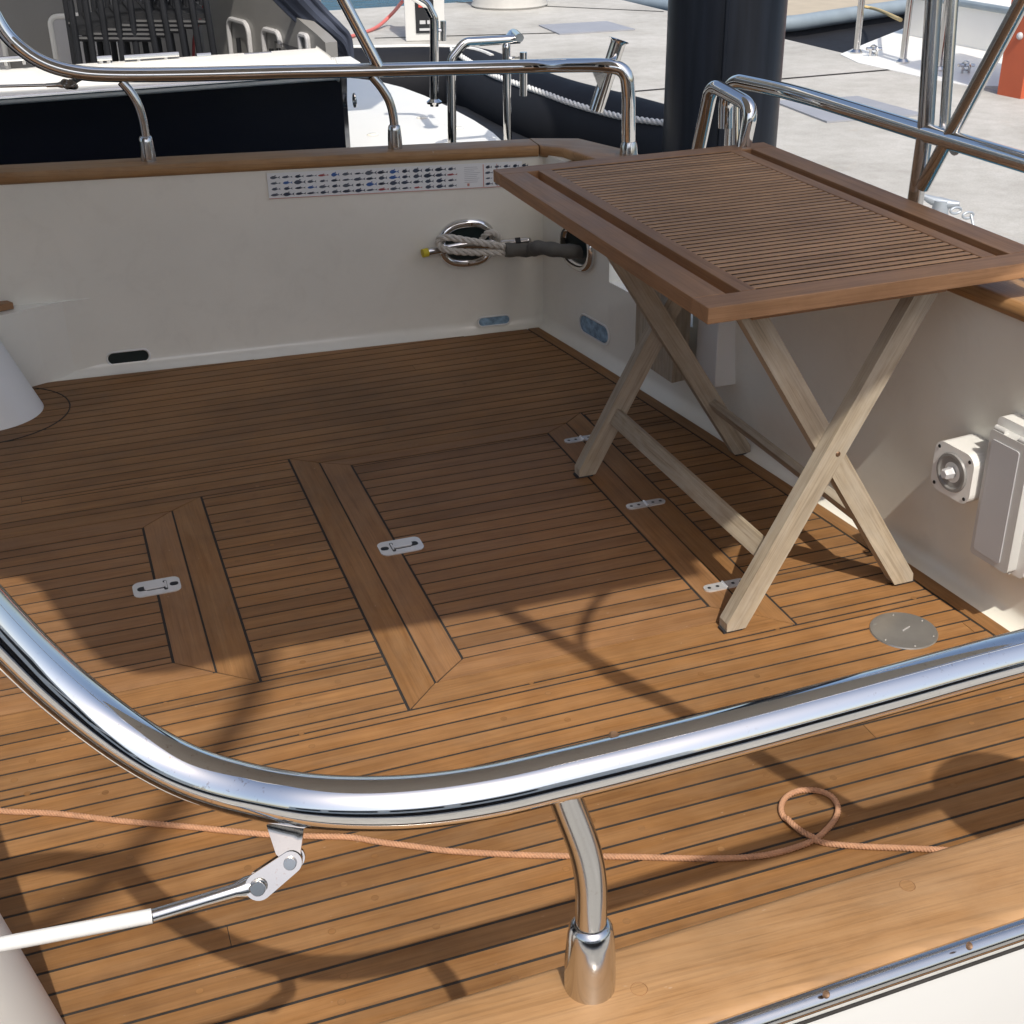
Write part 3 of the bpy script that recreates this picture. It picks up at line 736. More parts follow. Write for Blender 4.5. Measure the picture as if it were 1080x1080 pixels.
# pedestal and moulded step on the far left
s = MB()
c0 = V((-.268, 3.60, 0)); c1 = V((-.50, 3.72, .62))
def cone(c0, c1, ra, rb):
    s.tube([c0+V((0,0,.0)), c0+(c1-c0)*.02, c0+(c1-c0)*.5, c1], [ra, ra*.995, (ra+rb)/2, rb], 48)
pth = [V((c0.x, c0.y, 0))+(c1-c0)*k/6 for k in range(7)]
ringv = []
for i, c in enumerate(pth):
    r_ = .152-.03*i/6; ring = []
    for k in range(48):
        a_ = 2*math.pi*k/48; s.v.append(V((c.x+math.cos(a_)*r_, c.y+math.sin(a_)*r_*.9, c.z+.0005))); ring.append(len(s.v)-1)
    ringv.append(ring)
for i in range(6):
    for k in range(48): s.face([ringv[i][k], ringv[i][(k+1) % 48], ringv[i+1][(k+1) % 48], ringv[i+1][k]])
s.face(ringv[-1]); 
s.build('moulded_foot', M['gelw'], yacht, label='tapered white moulding leaning left at the far wall')
nearfoot = [(-.318, 1.31), (-.418, 1.31)]
s = MB(); ringv = []
for i in range(7):
    f_ = i/6; cx = nearfoot[0][0]+(nearfoot[1][0]-nearfoot[0][0])*f_; cy = nearfoot[0][1]+(nearfoot[1][1]-nearfoot[0][1])*f_; r_ = .158-.02*f_; ring = []
    for k in range(48):
        a_ = 2*math.pi*k/48; s.v.append(V((cx+math.cos(a_)*r_, cy+math.sin(a_)*r_*1.1, .62*f_+.0005))); ring.append(len(s.v)-1)
    ringv.append(ring)
for i in range(6):
    for k in range(48): s.face([ringv[i][k], ringv[i][(k+1) % 48], ringv[i+1][(k+1) % 48], ringv[i+1][k]])
s.face(ringv[-1]); s.build('moulded_foot', M['gelw'], yacht, label='smooth white moulding in the bottom left corner')
s = MB(); yb = 3.812
s.prism([(-3, 3.62), (-.42, 3.675), (-.20, 3.738), (-.10, 3.778), (-.02, 3.803), (.06, farY(.06)-.0008), (.06, 3.9), (-3, 3.95)], -.05, .226)
s.build('moulded_step', M['gel'], yacht, bevel=.005, seg=3, label='cream moulded step at the far left of the cockpit')
s = MB(); s.prism([(-.9, 3.70), (-.30, 3.735), (-.15, 3.785), (-.165, 3.81), (-.9, 3.85)], .228, .246, ud=(1,0,0)); s.build('step_board', M['table'], yacht, bevel=.002)
# teak locker board and white bracket under the table, at the transom
s = MB(); a = V((transX(3.02)-.075, 3.03, 0)); b = V((transX(2.83)-.085, 2.83, 0)); 
s.obox(((a.x+b.x)/2, (a.y+b.y)/2, .33), b-a, V((.05, .008, 0)), (0,0,.40), ud=(0,0,1)); s.build('locker_door', M['leg'], yacht, bevel=.002, label='teak board hanging at the transom under the table')
s = MB(); s.box(transX(2.8)-.055, transX(2.8)+.03, 2.705, 2.815, .155, .54); s.build('bracket_box', M['gelw'], yacht, bevel=.004)
# fittings on the transom wall at right
def tw(u, v, off=0.0):
    A_, B_ = TA(2.1)+V((.04,0,0)), TA(1.6)+V((.04,0,0)); return bl(u, v, A_, B_)
nT = -tn(1.9); uT = V((nT.y, -nT.x, 0))   # uT points toward the camera side (-y)
uT = V((0,0,1)).cross(nT).normalized()
if uT.y > 0: uT = -uT
c = tw(1024, 492)
def rr3(c, ux, uz, lx, lz, r, n=6): return [V(c)+V(ux)*x+V(uz)*z_ for x, z_ in rrect(0, 0, lx, lz, r, n)]
tilt = V((0,0,1)); 
def slabo(name, c, lx, lz, r, d0_, d1_, mat, par, label=None, bev=.002, ux=None):
    s = MB(); pts = rr3(V(c)+nT*d0_, ux or uT, tilt, lx, lz, r)
    nn = nT*(d1_-d0_)
    if (pts[1]-pts[0]).cross(pts[2]-pts[1]).dot(nn) < 0: pts = pts[::-1]
    s.slab(pts, nn); return s.build(name, mat, par, bevel=bev, label=label, seg=3)
OW = V((-.04, 0, 0)); HC = bl(1032, 491, TA(2.2)+OW, TA(1.6)+OW)
hs = slabo('horn_speaker', HC, .106, .104, .024, -.03, .066, M['gelw'], yacht, 'square cream sounder with round grille on the transom wall', .004)
s = MB(); fc = HC+nT*.0665; s.lathe([(.0, .004), (.010, .004), (.011, -.002), (.030, .001), (.033, .004), (.038, .004), (.040, 0)], fc, nT, 36); s.build('grille', M['cush'], hs)
s = MB(); s.lathe([(0, .018), (.008, .018), (.011, .014), (.011, .004), (.013, 0)], fc+nT*.003, nT, 6); s.build('hex_nut', M['greypanel'], hs)
for sx_ in (-1, 1):
    for sz_ in (-1, 1): s = MB(); s.lathe([(0, .001), (.0034, .0008), (.0038, 0)], fc+uT*.041*sx_+tilt*.039*sz_+nT*.0005, nT, 12); s.build('screw', M['black'], hs)
BC = bl(1079, 522, TA(2.2)+OW, TA(1.5)+OW)
bxs = slabo('socket_box', BC, .125, .29, .012, -.02, .030, M['gelw'], yacht, 'tall cream socket box with a flip lid on the transom wall', .004)
s = MB(); e0_ = [BC+uT*x+tilt*z_+nT*-.0195 for x, z_ in ((-.056, -.155), (.056, -.155), (.056, .14), (-.056, .14))]
q_ = [e0_[0]-nT*.06, e0_[1]-nT*.06, e0_[2]-nT*.06, e0_[3]-nT*.06]; q_[0].z -= .05; q_[1].z -= .05; e0_[0].z -= .02; e0_[1].z -= .02
s.hexa([q_[0], q_[1], e0_[1], e0_[0], q_[3], q_[2], e0_[2], e0_[3]]); s.build('wedge_mount', M['gelw'], bxs, bevel=.003)
slabo('lid', BC+uT*-.006+tilt*-.006, .098, .262, .008, .0285, .052, M['white'], bxs, None, .003)
slabo('lid_panel', BC+uT*-.012+tilt*-.008, .068, .232, .005, .0522, .0545, M['greypanel'], bxs, None, .001)
for sgn in (-1, 1): 
    s = MB(); c_ = BC+tilt*.128+uT*(-.006+.03*sgn)+nT*.045; s.tube([c_-uT*.013, c_+uT*.013], .006, 12); s.build('lid_hinge', M['white'], bxs)
s = MB(); c_ = BC-tilt*.140+nT*.035-uT*.006; s.tube([c_-uT*.04, c_+uT*.04], .005, 12); s.build('lid_latch', M['white'], bxs)

# --- hardtop above the cockpit (out of the picture, shades the deck), its poles
SH = V((.055, .77, 0))
def sh(u, v, z=2.02): p = bz(u, v); return (p.x-SH.x*z, p.y-SH.y*z)
edge = [(-3.2, sh(0, 610)[1]+.02), sh(0, 610), sh(22, 609), sh(42, 622), sh(62, 648), sh(85, 678), sh(110, 700), sh(145, 711), sh(180, 710), sh(225, 700), sh(300, 682), sh(400, 666), sh(540, 642), sh(640, 625), sh(740, 606), (1.0, .61), (1.15, .64), (1.3, .72), (1.45, .775), (1.56, .80), (1.60, .9), (1.62, 2.0), (1.60, 3.0), (1.50, 3.45), (1.2, 3.6), (-3.2, 3.66)]
s = MB(); s.prism(edge, 2.02, 2.10); s.build('hardtop', M['awn'], yacht, bevel=.01)
s = MB(); s.box(-3.2, -1.05, 1.15, 3.55, .0, 2.015); wh = s.build('unseen_wheelhouse', M['gelw'], yacht, bevel=.01)  # out of view, added for dark reflections in the near rail
for (a_, b_) in ((1.3, 2.0), (2.15, 2.75), (2.9, 3.4)): s = MB(); s.box(-1.055, -1.04, a_, b_, .75 if a_ != 2.15 else .1, 1.8); s.build('window', M['navy'], wh)
s = MB(); s.box(-2.9, -1.25, 1.135, 1.155, .8, 1.75); s.build('window', M['navy'], wh)
pn0 = V((.60, .62, 2.03)); dq = pa+dr*.32
s = MB(); s.tube([pn0, V((dq.x, dq.y, .81))], .0165, 16); s.build('awning_pole', M['steel'], yacht, label='polished pole from the near rail up to the hardtop')
# curved brace joining that pole: shadow seen on the planks
sb = [bz(648, 615), bz(625, 640), bz(613, 668), bz(618, 692), bz(645, 715), bz(690, 738)]
zs = [1.98, 1.90, 1.80, 1.70, 1.58, 1.44]
s = MB(); s.tube(smooth_path([V((p.x-SH.x*z_, p.y-SH.y*z_, z_)) for p, z_ in zip(sb, zs)], 6), .011, 12); s.build('brace', M['steel'], yacht)
# unseen pole added high up for the soft shadow running down from the hardtop edge
lb = [(bz(290, 640), 4.6), (bz(262, 740), 4.5), (bz(185, 850), 4.4), (bz(80, 955), 4.3), (bz(-60, 1030), 4.2)]
s = MB(); s.tube(smooth_path([V((p.x-SH.x*z_, p.y-SH.y*z_, z_)) for p, z_ in lb], 6), .027, 12); s.build('shadowcaster', M['steel'], yacht, label='outrigger pole added high above the cockpit to cast a soft shadow')

# made-up kettle barbecue beyond the right edge, added to throw the round shadow
bc = bz(1062, 846); zb = .98; bc = V((bc.x-SH.x*zb, bc.y-SH.y*zb, zb))
bq = empty('added_barbecue', (bc.x, bc.y, zb-.16), 'unseen kettle barbecue added beyond the right edge to cast the round shadow', 'barbecue')
s = MB(); s.lathe([(0, -.10), (.05, -.095), (.095, -.05), (.108, 0), (.112, .002)], bc, (0,0,1), 36); s.build('bowl', M['steel2'], bq)
s = MB(); s.lathe([(.112, .004), (.106, .03), (.07, .065), (0, .08)], bc, (0,0,1), 36); s.build('lid', M['steel2'], bq)
s = MB(); s.tube([bc+V((0,0,-.10)), bc+V((-.03, .03, -.17))], .012, 10); s.build('clamp', M['black'], bq)

# unseen boat added behind the camera to put dark bands in the polished rails
cb = empty('added_cruiser', (-.5, -4.2, ZW), 'unseen dark cruiser with white cabin, added behind the camera to mirror in the near rail', 'boat')
s = MB(); s.prism([(-7, -5.8), (3.5, -5.8), (5.5, -4.3), (3.5, -2.75), (-7, -2.75)], ZW-.2, .55); s.build('hull', M['navy'], cb, bevel=.03)
s = MB(); s.prism([(-7, -5.7), (3.4, -5.7), (5.2, -4.3), (3.4, -2.85), (-7, -2.85)], .5502, .68); s.build('deck', M['gelw'], cb, bevel=.03)
s = MB(); s.prism([(-5, -5.3), (1.8, -5.3), (2.6, -4.3), (1.8, -3.3), (-5, -3.3)], .6802, 1.75); cw = s.build('cabin', M['gelw'], cb, bevel=.05)
for x in (-4.4, -2.9, -1.4, .1): s = MB(); s.box(x, x+1.2, -3.295, -3.28, 1.0, 1.5); s.build('window', M['black'], cw)

# ------------------------------------------------------------------ folding table
TX, TY, TR = 1.2949, 2.2921, .013
tb = empty('folding_table', (TX, TY, 0), 'slatted teak folding table with weathered crossed legs standing on the deck', 'table')
tb.rotation_euler = (0, 0, TR)
ct, st_ = math.cos(TR), math.sin(TR)
def T(x, y, z): return V((TX+x*ct-y*st_, TY+x*st_+y*ct, z))
EX, EY = V((ct, st_, 0)), V((-st_, ct, 0))
def tbox(mb, x0, x1, y0, y1, z0, z1, tone=.5, ud='x'):
    mb.obox(T((x0+x1)/2, (y0+y1)/2, (z0+z1)/2), EX*(x1-x0), EY*(y1-y0), V((0,0,z1-z0)), tone, EX if ud == 'x' else EY, random.random()*60)
s = MB(); HW, HL = .3445, .510; z0, z1 = .702, .73
tbox(s, -HW, -.283, -.4548, .4585, z0, z1, .45, 'y'); tbox(s, .283, HW, -.4548, .4585, z0, z1, .5, 'y')     # long rails
tbox(s, -HW, HW, -HL, -.455, z0, z1, .6, 'x'); tbox(s, -HW, HW, .4587, HL, z0, z1, .5, 'x')                     # end rails
tbox(s, -.2555, -.2255, -.4546, .4583, z0+.002, z1, .45, 'y'); tbox(s, .2555, .2255, -.4546, .4583, z0+.002, z1, .5, 'y')
s.build('table_frame', M['table'], tb, bevel=.0018, seg=3)
s = MB(); pitch = .02095; yv = -.4545; i = 0; rg = random.Random(5)
while yv+.0155 < .4585:
    tone = min(1, max(0, rg.gauss(.5, .2)))
    if i == 0: tone = .6
    tbox(s, -.2252, .2252, yv+.0086, yv+pitch-.0002, z0+.008, z1-.0008, tone, 'x'); yv += pitch; i += 1
tbox(s, -.02, .02, -.4546, .4583, z0-.012, z0+.0075, .3, 'y'); tbox(s, -.2, -.17, -.4546, .4583, z0-.006, z0+.0075, .3, 'y'); tbox(s, .17, .2, -.4546, .4583, z0-.006, z0+.0075, .3, 'y')
s.build('slats', M['slat'], tb, bevel=.0010)
s = MB(); tbox(s, -.2253, .2253, -.4546, .4583, z1-.0065, z1-.0024, .5, 'x'); s.build('gap_darkener', M['slatgap'], tb)  # dark sheet added below the slat tops to shade the gaps
# dark stain on the last slat end
s = MB(); 
for x, y in ((-.30, .47), (-.30, -.48), (.30, .47), (.30, -.48)): pass
# under-rails
s = MB(); tbox(s, -.2, .2, -.405, -.38, .655, .7015, .3); tbox(s, -.2, .2, .38, .405, .655, .7015, .3)
tbox(s, -.215, -.19, -.33, .33, .672, .7015, .3, 'y')
s.build('under_rail', M['table'], tb, bevel=.0015)
def leg(xf, xt, y0, y1, wd=.046):
    s = MB(); zf, zt = .006, .698
    a = T(xf, (y0+y1)/2, zf); b = T(xt, (y0+y1)/2, zt); d = (b-a).normalized(); n = d.cross(EY).normalized()
    if n.x < 0: n = -n
    h = wd/2; hw = h/abs(d.z)  # horizontal half width
    off = random.random()*60
    yy0, yy1 = -(y1-y0)/2, (y1-y0)/2
    def q(x, y, z): return T(x, (y0+y1)/2+y, z)
    # clipped outer foot corner
    sg = 1 if xt > xf else -1
    prof = [(xf-hw, zf+.0), (xf+hw, zf+.0), (xt+hw, zt), (xt-hw, zt)]
    cut = .018; dx = (xt-xf)/(zt-zf)*cut
    if sg > 0: prof = [(xf-hw+.010, zf), (xf+hw, zf), (xt+hw, zt), (xt-hw, zt), (xf-hw+dx, zf+cut)]
    else: prof = [(xf-hw, zf), (xf+hw-.010, zf), (xf+hw+dx, zf+cut), (xt+hw, zt), (xt-hw, zt)]
    s.slab([q(x, yy1, z) for x, z in prof][::1], EY*(yy0-yy1), .5, d)
    o = s.build('leg', M['leg'], tb, bevel=.0022, seg=3)
    s = MB(); s.prism([tuple(T(xf+a_, (y0+y1)/2+b_, 0))[:2] for a_, b_ in ((-hw*.8, yy0*.8), (hw*.8, yy0*.8), (hw*.8, yy1*.8), (-hw*.8, yy1*.8))], .0006, .0062)
    s.build('foot_pad', M['rubber'], o)
    return o
LX0, LX1 = -.178, .243
leg(LX0, .196, -.3890, -.3590); leg(LX0, .196, .350, .380)
leg(LX1, -.204, -.3585, -.3285); leg(LX1, -.204, .3195, .3495)
s = MB()
def stretch(xf, xt, z, y0, y1, w_=.040, t_=.018, mat=M['leg']):
    s = MB(); k = (z-.006)/.692; x = xf+(xt-xf)*k; d = V((xt-xf, 0, .692)).normalized()
    d = EX*d.x+V((0,0,d.z)); n = d.cross(EY)
    s.obox(T(x, (y0+y1)/2, z), d*w_, EY*(y1-y0), n*t_, .5, EY); s.build('stretcher', mat, tb, bevel=.0015)
stretch(LX0, .196, .150, -.3590, .350); stretch(LX1, -.204, .150, -.3285, .3195, .034)
s = MB(); s.lathe([(0, .002), (.004, .0017), (.0055, 0)], T(.018, -.3890, .355), (0,-1,0), 14); s.build('pivot_bolt', M['rust'], tb)

# ------------------------------------------------------------------ ropes
def lay_rope(mb, path, r, turns_per_m=14, strands=3, n=8):
    path = [V(p) for p in path]; L = 0; nrm = (path[1]-path[0]).orthogonal().normalized(); acc = [0]
    for i in range(1, len(path)): acc.append(acc[-1]+(path[i]-path[i-1]).length)
    tot = acc[-1]; m = max(40, int(tot*turns_per_m*9)); pts = []; frames = []
    j = 0
    for i in range(m+1):
        s_ = tot*i/m
        while j < len(acc)-2 and acc[j+1] < s_: j += 1
        f_ = (s_-acc[j])/max(1e-9, acc[j+1]-acc[j]); p = path[j].lerp(path[j+1], f_); t = (path[j+1]-path[j]).normalized()
        nrm = (nrm-t*nrm.dot(t)).normalized(); frames.append((p, nrm.copy(), t.cross(nrm), s_))
    for k in range(strands):
        pp = []
        for p, a, b, s_ in frames:
            an = 2*math.pi*(turns_per_m*s_+k/strands); pp.append(p+(a*math.cos(an)+b*math.sin(an))*r*.56)
        mb.tube(pp, r*.52, n)
def fw(u, v, off): return bl(u, v, FW0+nF*off, FW1+nF*off)
rp = empty('mooring_rope', fw(500, 262, .05), 'pale twisted mooring rope looped round the fairlead horn and run through a grey sleeve', 'rope')
s = MB()
loop = [fw(545, 263, .070), fw(520, 258, .074), fw(495, 254, .072), fw(474, 250.5, .062), fw(464, 251.5, .050), fw(462, 256, .045), fw(466, 261.5, .050), fw(476, 264.5, .062), fw(495, 266, .072), fw(520, 266.5, .074), fw(545, 266, .070)]
lay_rope(s, smooth_path(loop, 8), .0105, 15); 
lay_rope(s, smooth_path([fw(508, 252, .03), fw(513, 246.5, .05), fw(520, 245, .055), fw(526, 250, .05), fw(524, 256, .03)], 6), .009, 17)
s.build('rope', M['rope'], rp)
s = MB(); e = hc2+V((.06, 0, 0)); sl = [fw(533, 263.5, .078), fw(560, 263.5, .085), hc2+V((-.10, .06, -.008)), hc2+V((-.04, .0, -.008)), hc2+V((.05, -.01, -.02))]
s.tube(smooth_path(sl, 8), [.021+.0018*math.sin(i*1.3) for i in range(33)], 18); s.build('chafe_sleeve', M['sleeve'], rp)
ol = [(-60, 845), (0, 855), (60, 858), (130, 866), (200, 872), (280, 880), (330, 882), (370, 883), (400, 888), (440, 893), (480, 898), (560, 902), (620, 903), (680, 904), (740, 905.5), (790, 904), (825, 898), (858, 886), (878, 868), (884, 853), (877, 840), (862, 834), (843, 834), (828, 842), (824, 855), (832, 868), (848, 881), (866, 888), (885, 891), (915, 893), (955, 894.5), (1010, 897)]
s = MB(); pts = smooth_path([bz(u, v, .0045) for u, v in ol], 6)
n_ = len(pts)
for i, p in enumerate(pts):
    if i > n_*.86*1.0: p.z += .0
# the crossing: lift the later strand over the earlier
for p in pts[int(n_*.80):int(n_*.86)]: p.z += .005
lay_rope(s, pts, .0047, 60, 3, 8); tag(s.build('orange_line', M['line']), 'faded orange cord with one small loop lying across the sunlit planks', 'rope')

# ------------------------------------------------------------------ fish chart on the far wall
def pw(a, b, off=.0022):   # a along wall (x), b height
    return V((a, farY(a), b))+nF*off
ch = empty('fish_chart', pw(.95, .5), 'long white identification strip printed with rows of small fish, under the far teak cap', 'poster')
x0, x1 = .590, 1.345
def topz(a): return .541-.030*(a-.59)
s = MB()
s.slab([pw(x0, topz(x0)-.074), pw(x1, topz(x1)-.074), pw(x1, topz(x1)), pw(x0, topz(x0))], nF*.001); s.build('sheet', M['paper'], ch)
s = MB(); rg = random.Random(11)
def fish(cx, cz, L, H, tone, flip=1):
    n = 10; up = [(-.5+.78*k/n, math.sin(math.pi*(k/n)**.8)*.5*H*1.0) for k in range(n+1)]
    P = [(x*L, z_) for x, z_ in up]+[(.36*L, .12*H), (.52*L, .42*H), (.46*L, 0), (.52*L, -.42*H), (.36*L, -.12*H)]+[(x*L, -z_*.8) for x, z_ in up[::-1][1:-1]]
    c_ = topz(cx)-cz
    pts = [pw(cx+x*flip, c_+z_, .0040) for x, z_ in P]
    if flip < 0: pts = pts[::-1]
    s.poly(pts, None, tone)
    s.poly([pw(cx-.1*L*flip, c_+.45*H, .0041), pw(cx+.15*L*flip, c_+.45*H, .0041), pw(cx+.05*L*flip, c_+.72*H, .0041)] if flip > 0 else [pw(cx+.15*L*flip, c_+.45*H, .0041), pw(cx-.1*L*flip, c_+.45*H, .0041), pw(cx+.05*L*flip, c_+.72*H, .0041)], None, tone)
for row in range(4):
    for k in range(16):
        L = rg.uniform(.023, .035); H = rg.uniform(.0055, .0135); tone = rg.choice([.05, .1, .2, .3, .35, .45, .5])
        if rg.random() < .07: tone = .7
        elif rg.random() < .07: tone = .85
        fish(x0+.022+k*.0345, .013+row*.0165, L, H, tone, 1)
for row in range(4):
    for k in range(5): fish(x0+.652+k*.028, .013+row*.0165, rg.uniform(.018, .024), rg.uniform(.005, .010), rg.choice([.05, .2, .4, .5]), 1)
s.build('fish_print', M['fish'], ch)
s = MB()
def bar(a0, b0, a1, b1): s.poly([pw(a0, topz(a0)-b1, .0038), pw(a1, topz(a1)-b1, .0038), pw(a1, topz(a1)-b0, .0038), pw(a0, topz(a0)-b0, .0038)])
bar(x0+.634, .004, x0+.6365, .070); bar(x0+.676, .004, x0+.678, .070); bar(x0+.585, .058, x0+.592, .066); bar(x0, .0715, x1, .0735)
s.build('red_rule', M['orange2'] if 'orange2' in M else plain('printed_red', (.6,.28,.22), .5), ch)
s = MB()
for k in range(9): bar(x0+.577, .010+k*.0055, x0+.577+rg.uniform(.03, .05), .0112+k*.0055)
s.build('small_print', M['greypanel'], ch)

# ------------------------------------------------------------------ neighbouring boat on the far side
YN = 4.78
nb = empty('neighbour_boat', (-.2, 5.8, ZW), 'navy hulled motor boat with white gunwale moored beyond the far rail', 'boat')
xe = by(371, 120, YN).x; zl = by(200, 96, YN-.05).z; zt = by(200, 58, 5.10).z
s = MB(); s.prism([(-4, YN), (xe-.03, YN), (xe, YN+.06), (xe, 6.75), (xe-.1, 6.75), (xe-.1, YN+.12), (-4, YN+.12)], -.05, zl+.01); s.prism([(-4, YN), (xe-.03, YN), (xe, YN+.06), (xe, 6.75), (-4, 6.75)], ZW-.2, -.0502); s.build('hull', M['navy'], nb, bevel=.015, seg=4)
s = MB(); pathdir = (1, 0)
zt0 = zt
def gprof(p, i):
    k = {0: 0, 1: 0, 2: 0, 3: .25, 4: .7, 5: .95}[i] if i < 6 else 1
    return [(-.06, zl+.03), (-.065, zl+.008), (-.05, zl), (.02, zl), (.30, zl), (.30, zt0-.01), (.29, zt0), (.06, zt0-.004), (.02, zt0-.02), (-.01, zl+.065), (-.05, zl+.05)]
sweep(s, [((x, YN), V((0, 1, 0))) for x in (-4, -1, xe-.15, xe-.05)], lambda p, i: gprof(p, 0))
s.box(xe-.06, xe+.035, YN-.05, YN+.10, zl+.006, zl+.055)
s.build('gunwale', M['gelw'], nb, bevel=.008, seg=3)
s = MB(); s.tube([V((x, YN-.066, zl+.024)) for x in (-4, xe)], .007, 10); s.build('gunwale_strip', M['steel2'], nb)
# cockpit: sole, far side inner wall with locker doors
ZS = by(130, 24, 5.75).z-.44
s = MB(); s.box(-4, xe-.02, YN+.31, 6.70, ZS-.05, ZS); s.build('cockpit_sole', M['cush'], nb)
YI = 6.6
s = MB(); i0 = by(-300, 60, YI); i1 = by(340, 60, YI)
s.prism([(-4, YI), (i1.x, YI), (i1.x+.04, YI+.12), (-4, YI+.12)], ZS-.1, 1.9)
s.build('inner_wall', M['cush'], nb, label='grey shaded inside wall with small locker doors')
def door(u0, v0, u1, v1):
    a = by(u0, v0, YI-.006); b = by(u1, v1, YI-.006); s = MB(); cx, cz = (a.x+b.x)/2, (a.z+b.z)/2; lx, lz = abs(b.x-a.x), abs(a.z-b.z)
    s.tube([V((x, YI-.006, z_)) for x, z_ in rrect(cx, cz, lx, lz, min(lx, lz)*.12, 5)], .013, 8, closed=True); o = s.build('locker_door', M['gelw'], nb)
    s = MB(); s.box(cx-lx*.46, cx+lx*.46, YI-.012, YI-.002, cz-lz*.47, cz+lz*.47); s.build('door_panel', M['greypanel'], o)
    s = MB(); s.tube([V((cx, YI-.02, cz+.03)), V((cx, YI-.02, cz-.02))], .008, 8); s.build('handle', M['black'], o)
door(52, 18, 128, 80); door(-70, 38, 12, 90)
for u, v, L in ((110, 60.5, .05), (160, 58, .19), (215, 57.5, .05), (272, 57, .1), (15, 61, .12)):
    s = MB(); c = by(u, v+1, 5.04); s.tube([c-V((L/2,0,0)), c+V((L/2,0,0))], .010, 10); s.tube([c-V((L/4,0,0)), c-V((L/4,0,.02))], .008, 8); s.tube([c+V((L/4,0,0)), c+V((L/4,0,-.02))], .008, 8); s.build('deck_fitting', M['steel2'], nb)
s = MB(); s.prism([(-4, YN+.25), (i1.x+.1, YN+.25), (i1.x+.3, YN+.6), (i1.x+.3, 6.9), (-4, 6.9)], 2.1, 2.2); s.build('hardtop', M['gelw'], nb)
P1, P2 = by(343, 57, 5.22), by(208, 57, 6.58); dW = (P1-P2); dW.z = 0; dW.normalize(); nW = V((dW.y, -dW.x, 0))
if nW.y > 0: nW = -nW
def pwll(u, v, o=0): return bl(u, v, P1+nW*o, P2+nW*o)
tp_ = [pwll(u, v) for u, v in ((208, -14), (284, -14), (311, 17), (335, 37), (343, 45))]
bt_ = [V((tp_[-1].x, tp_[-1].y, ZS)), V((tp_[0].x, tp_[0].y, ZS))]
s = MB(); s.slab((tp_+bt_)[::-1], -nW*.05); s.build('locker_front', M['cush'], nb)
def wdoor(u0, v0, u1, v1):
    a, b, c_, d = pwll(u0, v0, .008), pwll(u1, v1, .008), 0, 0
    x0_, x1_ = (a-P2).dot(dW), (b-P2).dot(dW); z1_, z0_ = a.z, ZS+.08
    o0 = V((P2.x, P2.y, 0))+nW*.008
    pr = [o0+dW*x+V((0,0,z_)) for x, z_ in rrect((x0_+x1_)/2, (z0_+z1_)/2, abs(x1_-x0_), abs(z1_-z0_), min(abs(x1_-x0_), abs(z1_-z0_))*.2, 5)]
    s = MB(); s.tube(pr, .011, 8, closed=True); o = s.build('locker_door', M['greypanel'], nb)
    s = MB(); m_ = o0+dW*((x0_+x1_)/2)+nW*.006; s.tube([m_+V((0,0,z1_-.07)), m_+V((0,0,z1_-.13))], .010, 8); s.build('handle', M['black'], o)
wdoor(240, 19, 265, 60); wdoor(277, 30, 297, 60); wdoor(316, 36, 326, 60)
# wind-down canvas at the stern quarter
YC = 5.45
def cv(u, v, y=YC): return by(u, v, y)
s = MB(); L_ = [(280, -12), (310, 18), (334, 38), (352, 50), (362, 58)]; R_ = [(322, -12), (343, 12), (358, 27), (368, 40), (371, 66)]
L3 = [cv(u, v, YC+.015*math.sin(i*1.5)) for i, (u, v) in enumerate(L_)]; R3 = [cv(u, v, YC-.05+.015*math.sin(i*2.1)) for i, (u, v) in enumerate(R_)]
Ls, Rs = smooth_path(L3, 6), smooth_path(R3, 6)
for i in range(len(Ls)-1):
    for k in range(6):
        def mp(j, k): 
            p = Ls[j].lerp(Rs[j], k/6); return p+V((0, -.035*math.sin(math.pi*k/6)-.006*math.sin(k*2.2), 0))
        s.poly([mp(i, k), mp(i+1, k), mp(i+1, k+1), mp(i, k+1)])
        q = [mp(i, k), mp(i, k+1), mp(i+1, k+1), mp(i+1, k)]; s.poly([p+V((0,.02,0)) for p in q])
s.tube(Ls, .012, 8); s.tube(Rs, .012, 8)
s.build('canvas_cover', M['canvas'], nb, label='dark blue folded canvas slanting down to the stern')
s = MB()
for k in range(3): 
    c = by(337+k*3, 46, 5.6); s.tube([c+V((.03*k*.3, math.cos(a_)*.05, math.sin(a_)*.06)) for a_ in [i*math.pi/10 for i in range(20)]], .016, 8, closed=True)
tag(s.build('rope_coil', M['green']), 'small coil of pale green rope on the neighbouring boat beside the dark canvas', 'rope')
s = MB(); s.tube(smooth_path([by(219, -8, 5.9), by(211, 20, 5.9), by(205, 38, 5.9), by(204, 62, 5.9)], 6), .006, 8); tag(s.build('red_strap', plain('dark_red', (.22,.03,.03), .6)), 'thin dark red strap hanging beside the stacked black chairs', 'strap')
# swim platform of that boat
ZP = .16
pl = [bz(u, v, ZP) for u, v in ((366, 190), (545, 178), (533, 152), (520, 140), (500, 127), (472, 112), (448, 101), (424, 92), (400, 86), (378, 83), (366, 82))]
s = MB(); s.prism([(p.x, p.y) for p in pl], ZP-.12, ZP); s.build('swim_platform', M['gelw'], nb, bevel=.01, label='white swim platform at the stern of the navy boat')
for u, v in ((393, 142), (483, 135), (445, 124), (500, 160)): 
    c = bz(u, v, ZP+.001); s = MB(); s.lathe([(0, .006), (.02, .005), (.028, 0)], c, (0,0,1), 14); s.build('deck_fitting', M['gel'], nb)
s = MB(); c = by(372.5, 106, YN+.1); s.tube([c+V((.005, math.cos(a_)*.014, math.sin(a_)*.022)) for a_ in [i*math.pi/8 for i in range(16)]], .005, 8, closed=True); s.build('tow_ring', M['steel2'], nb)
YH = 5.35
def yh(u, v, y=YH): return by(u, v, y)
s = MB(); foot = [yh(478, 160), yh(478, 66), yh(486, 47), yh(500, 43.5), yh(546, 41)]
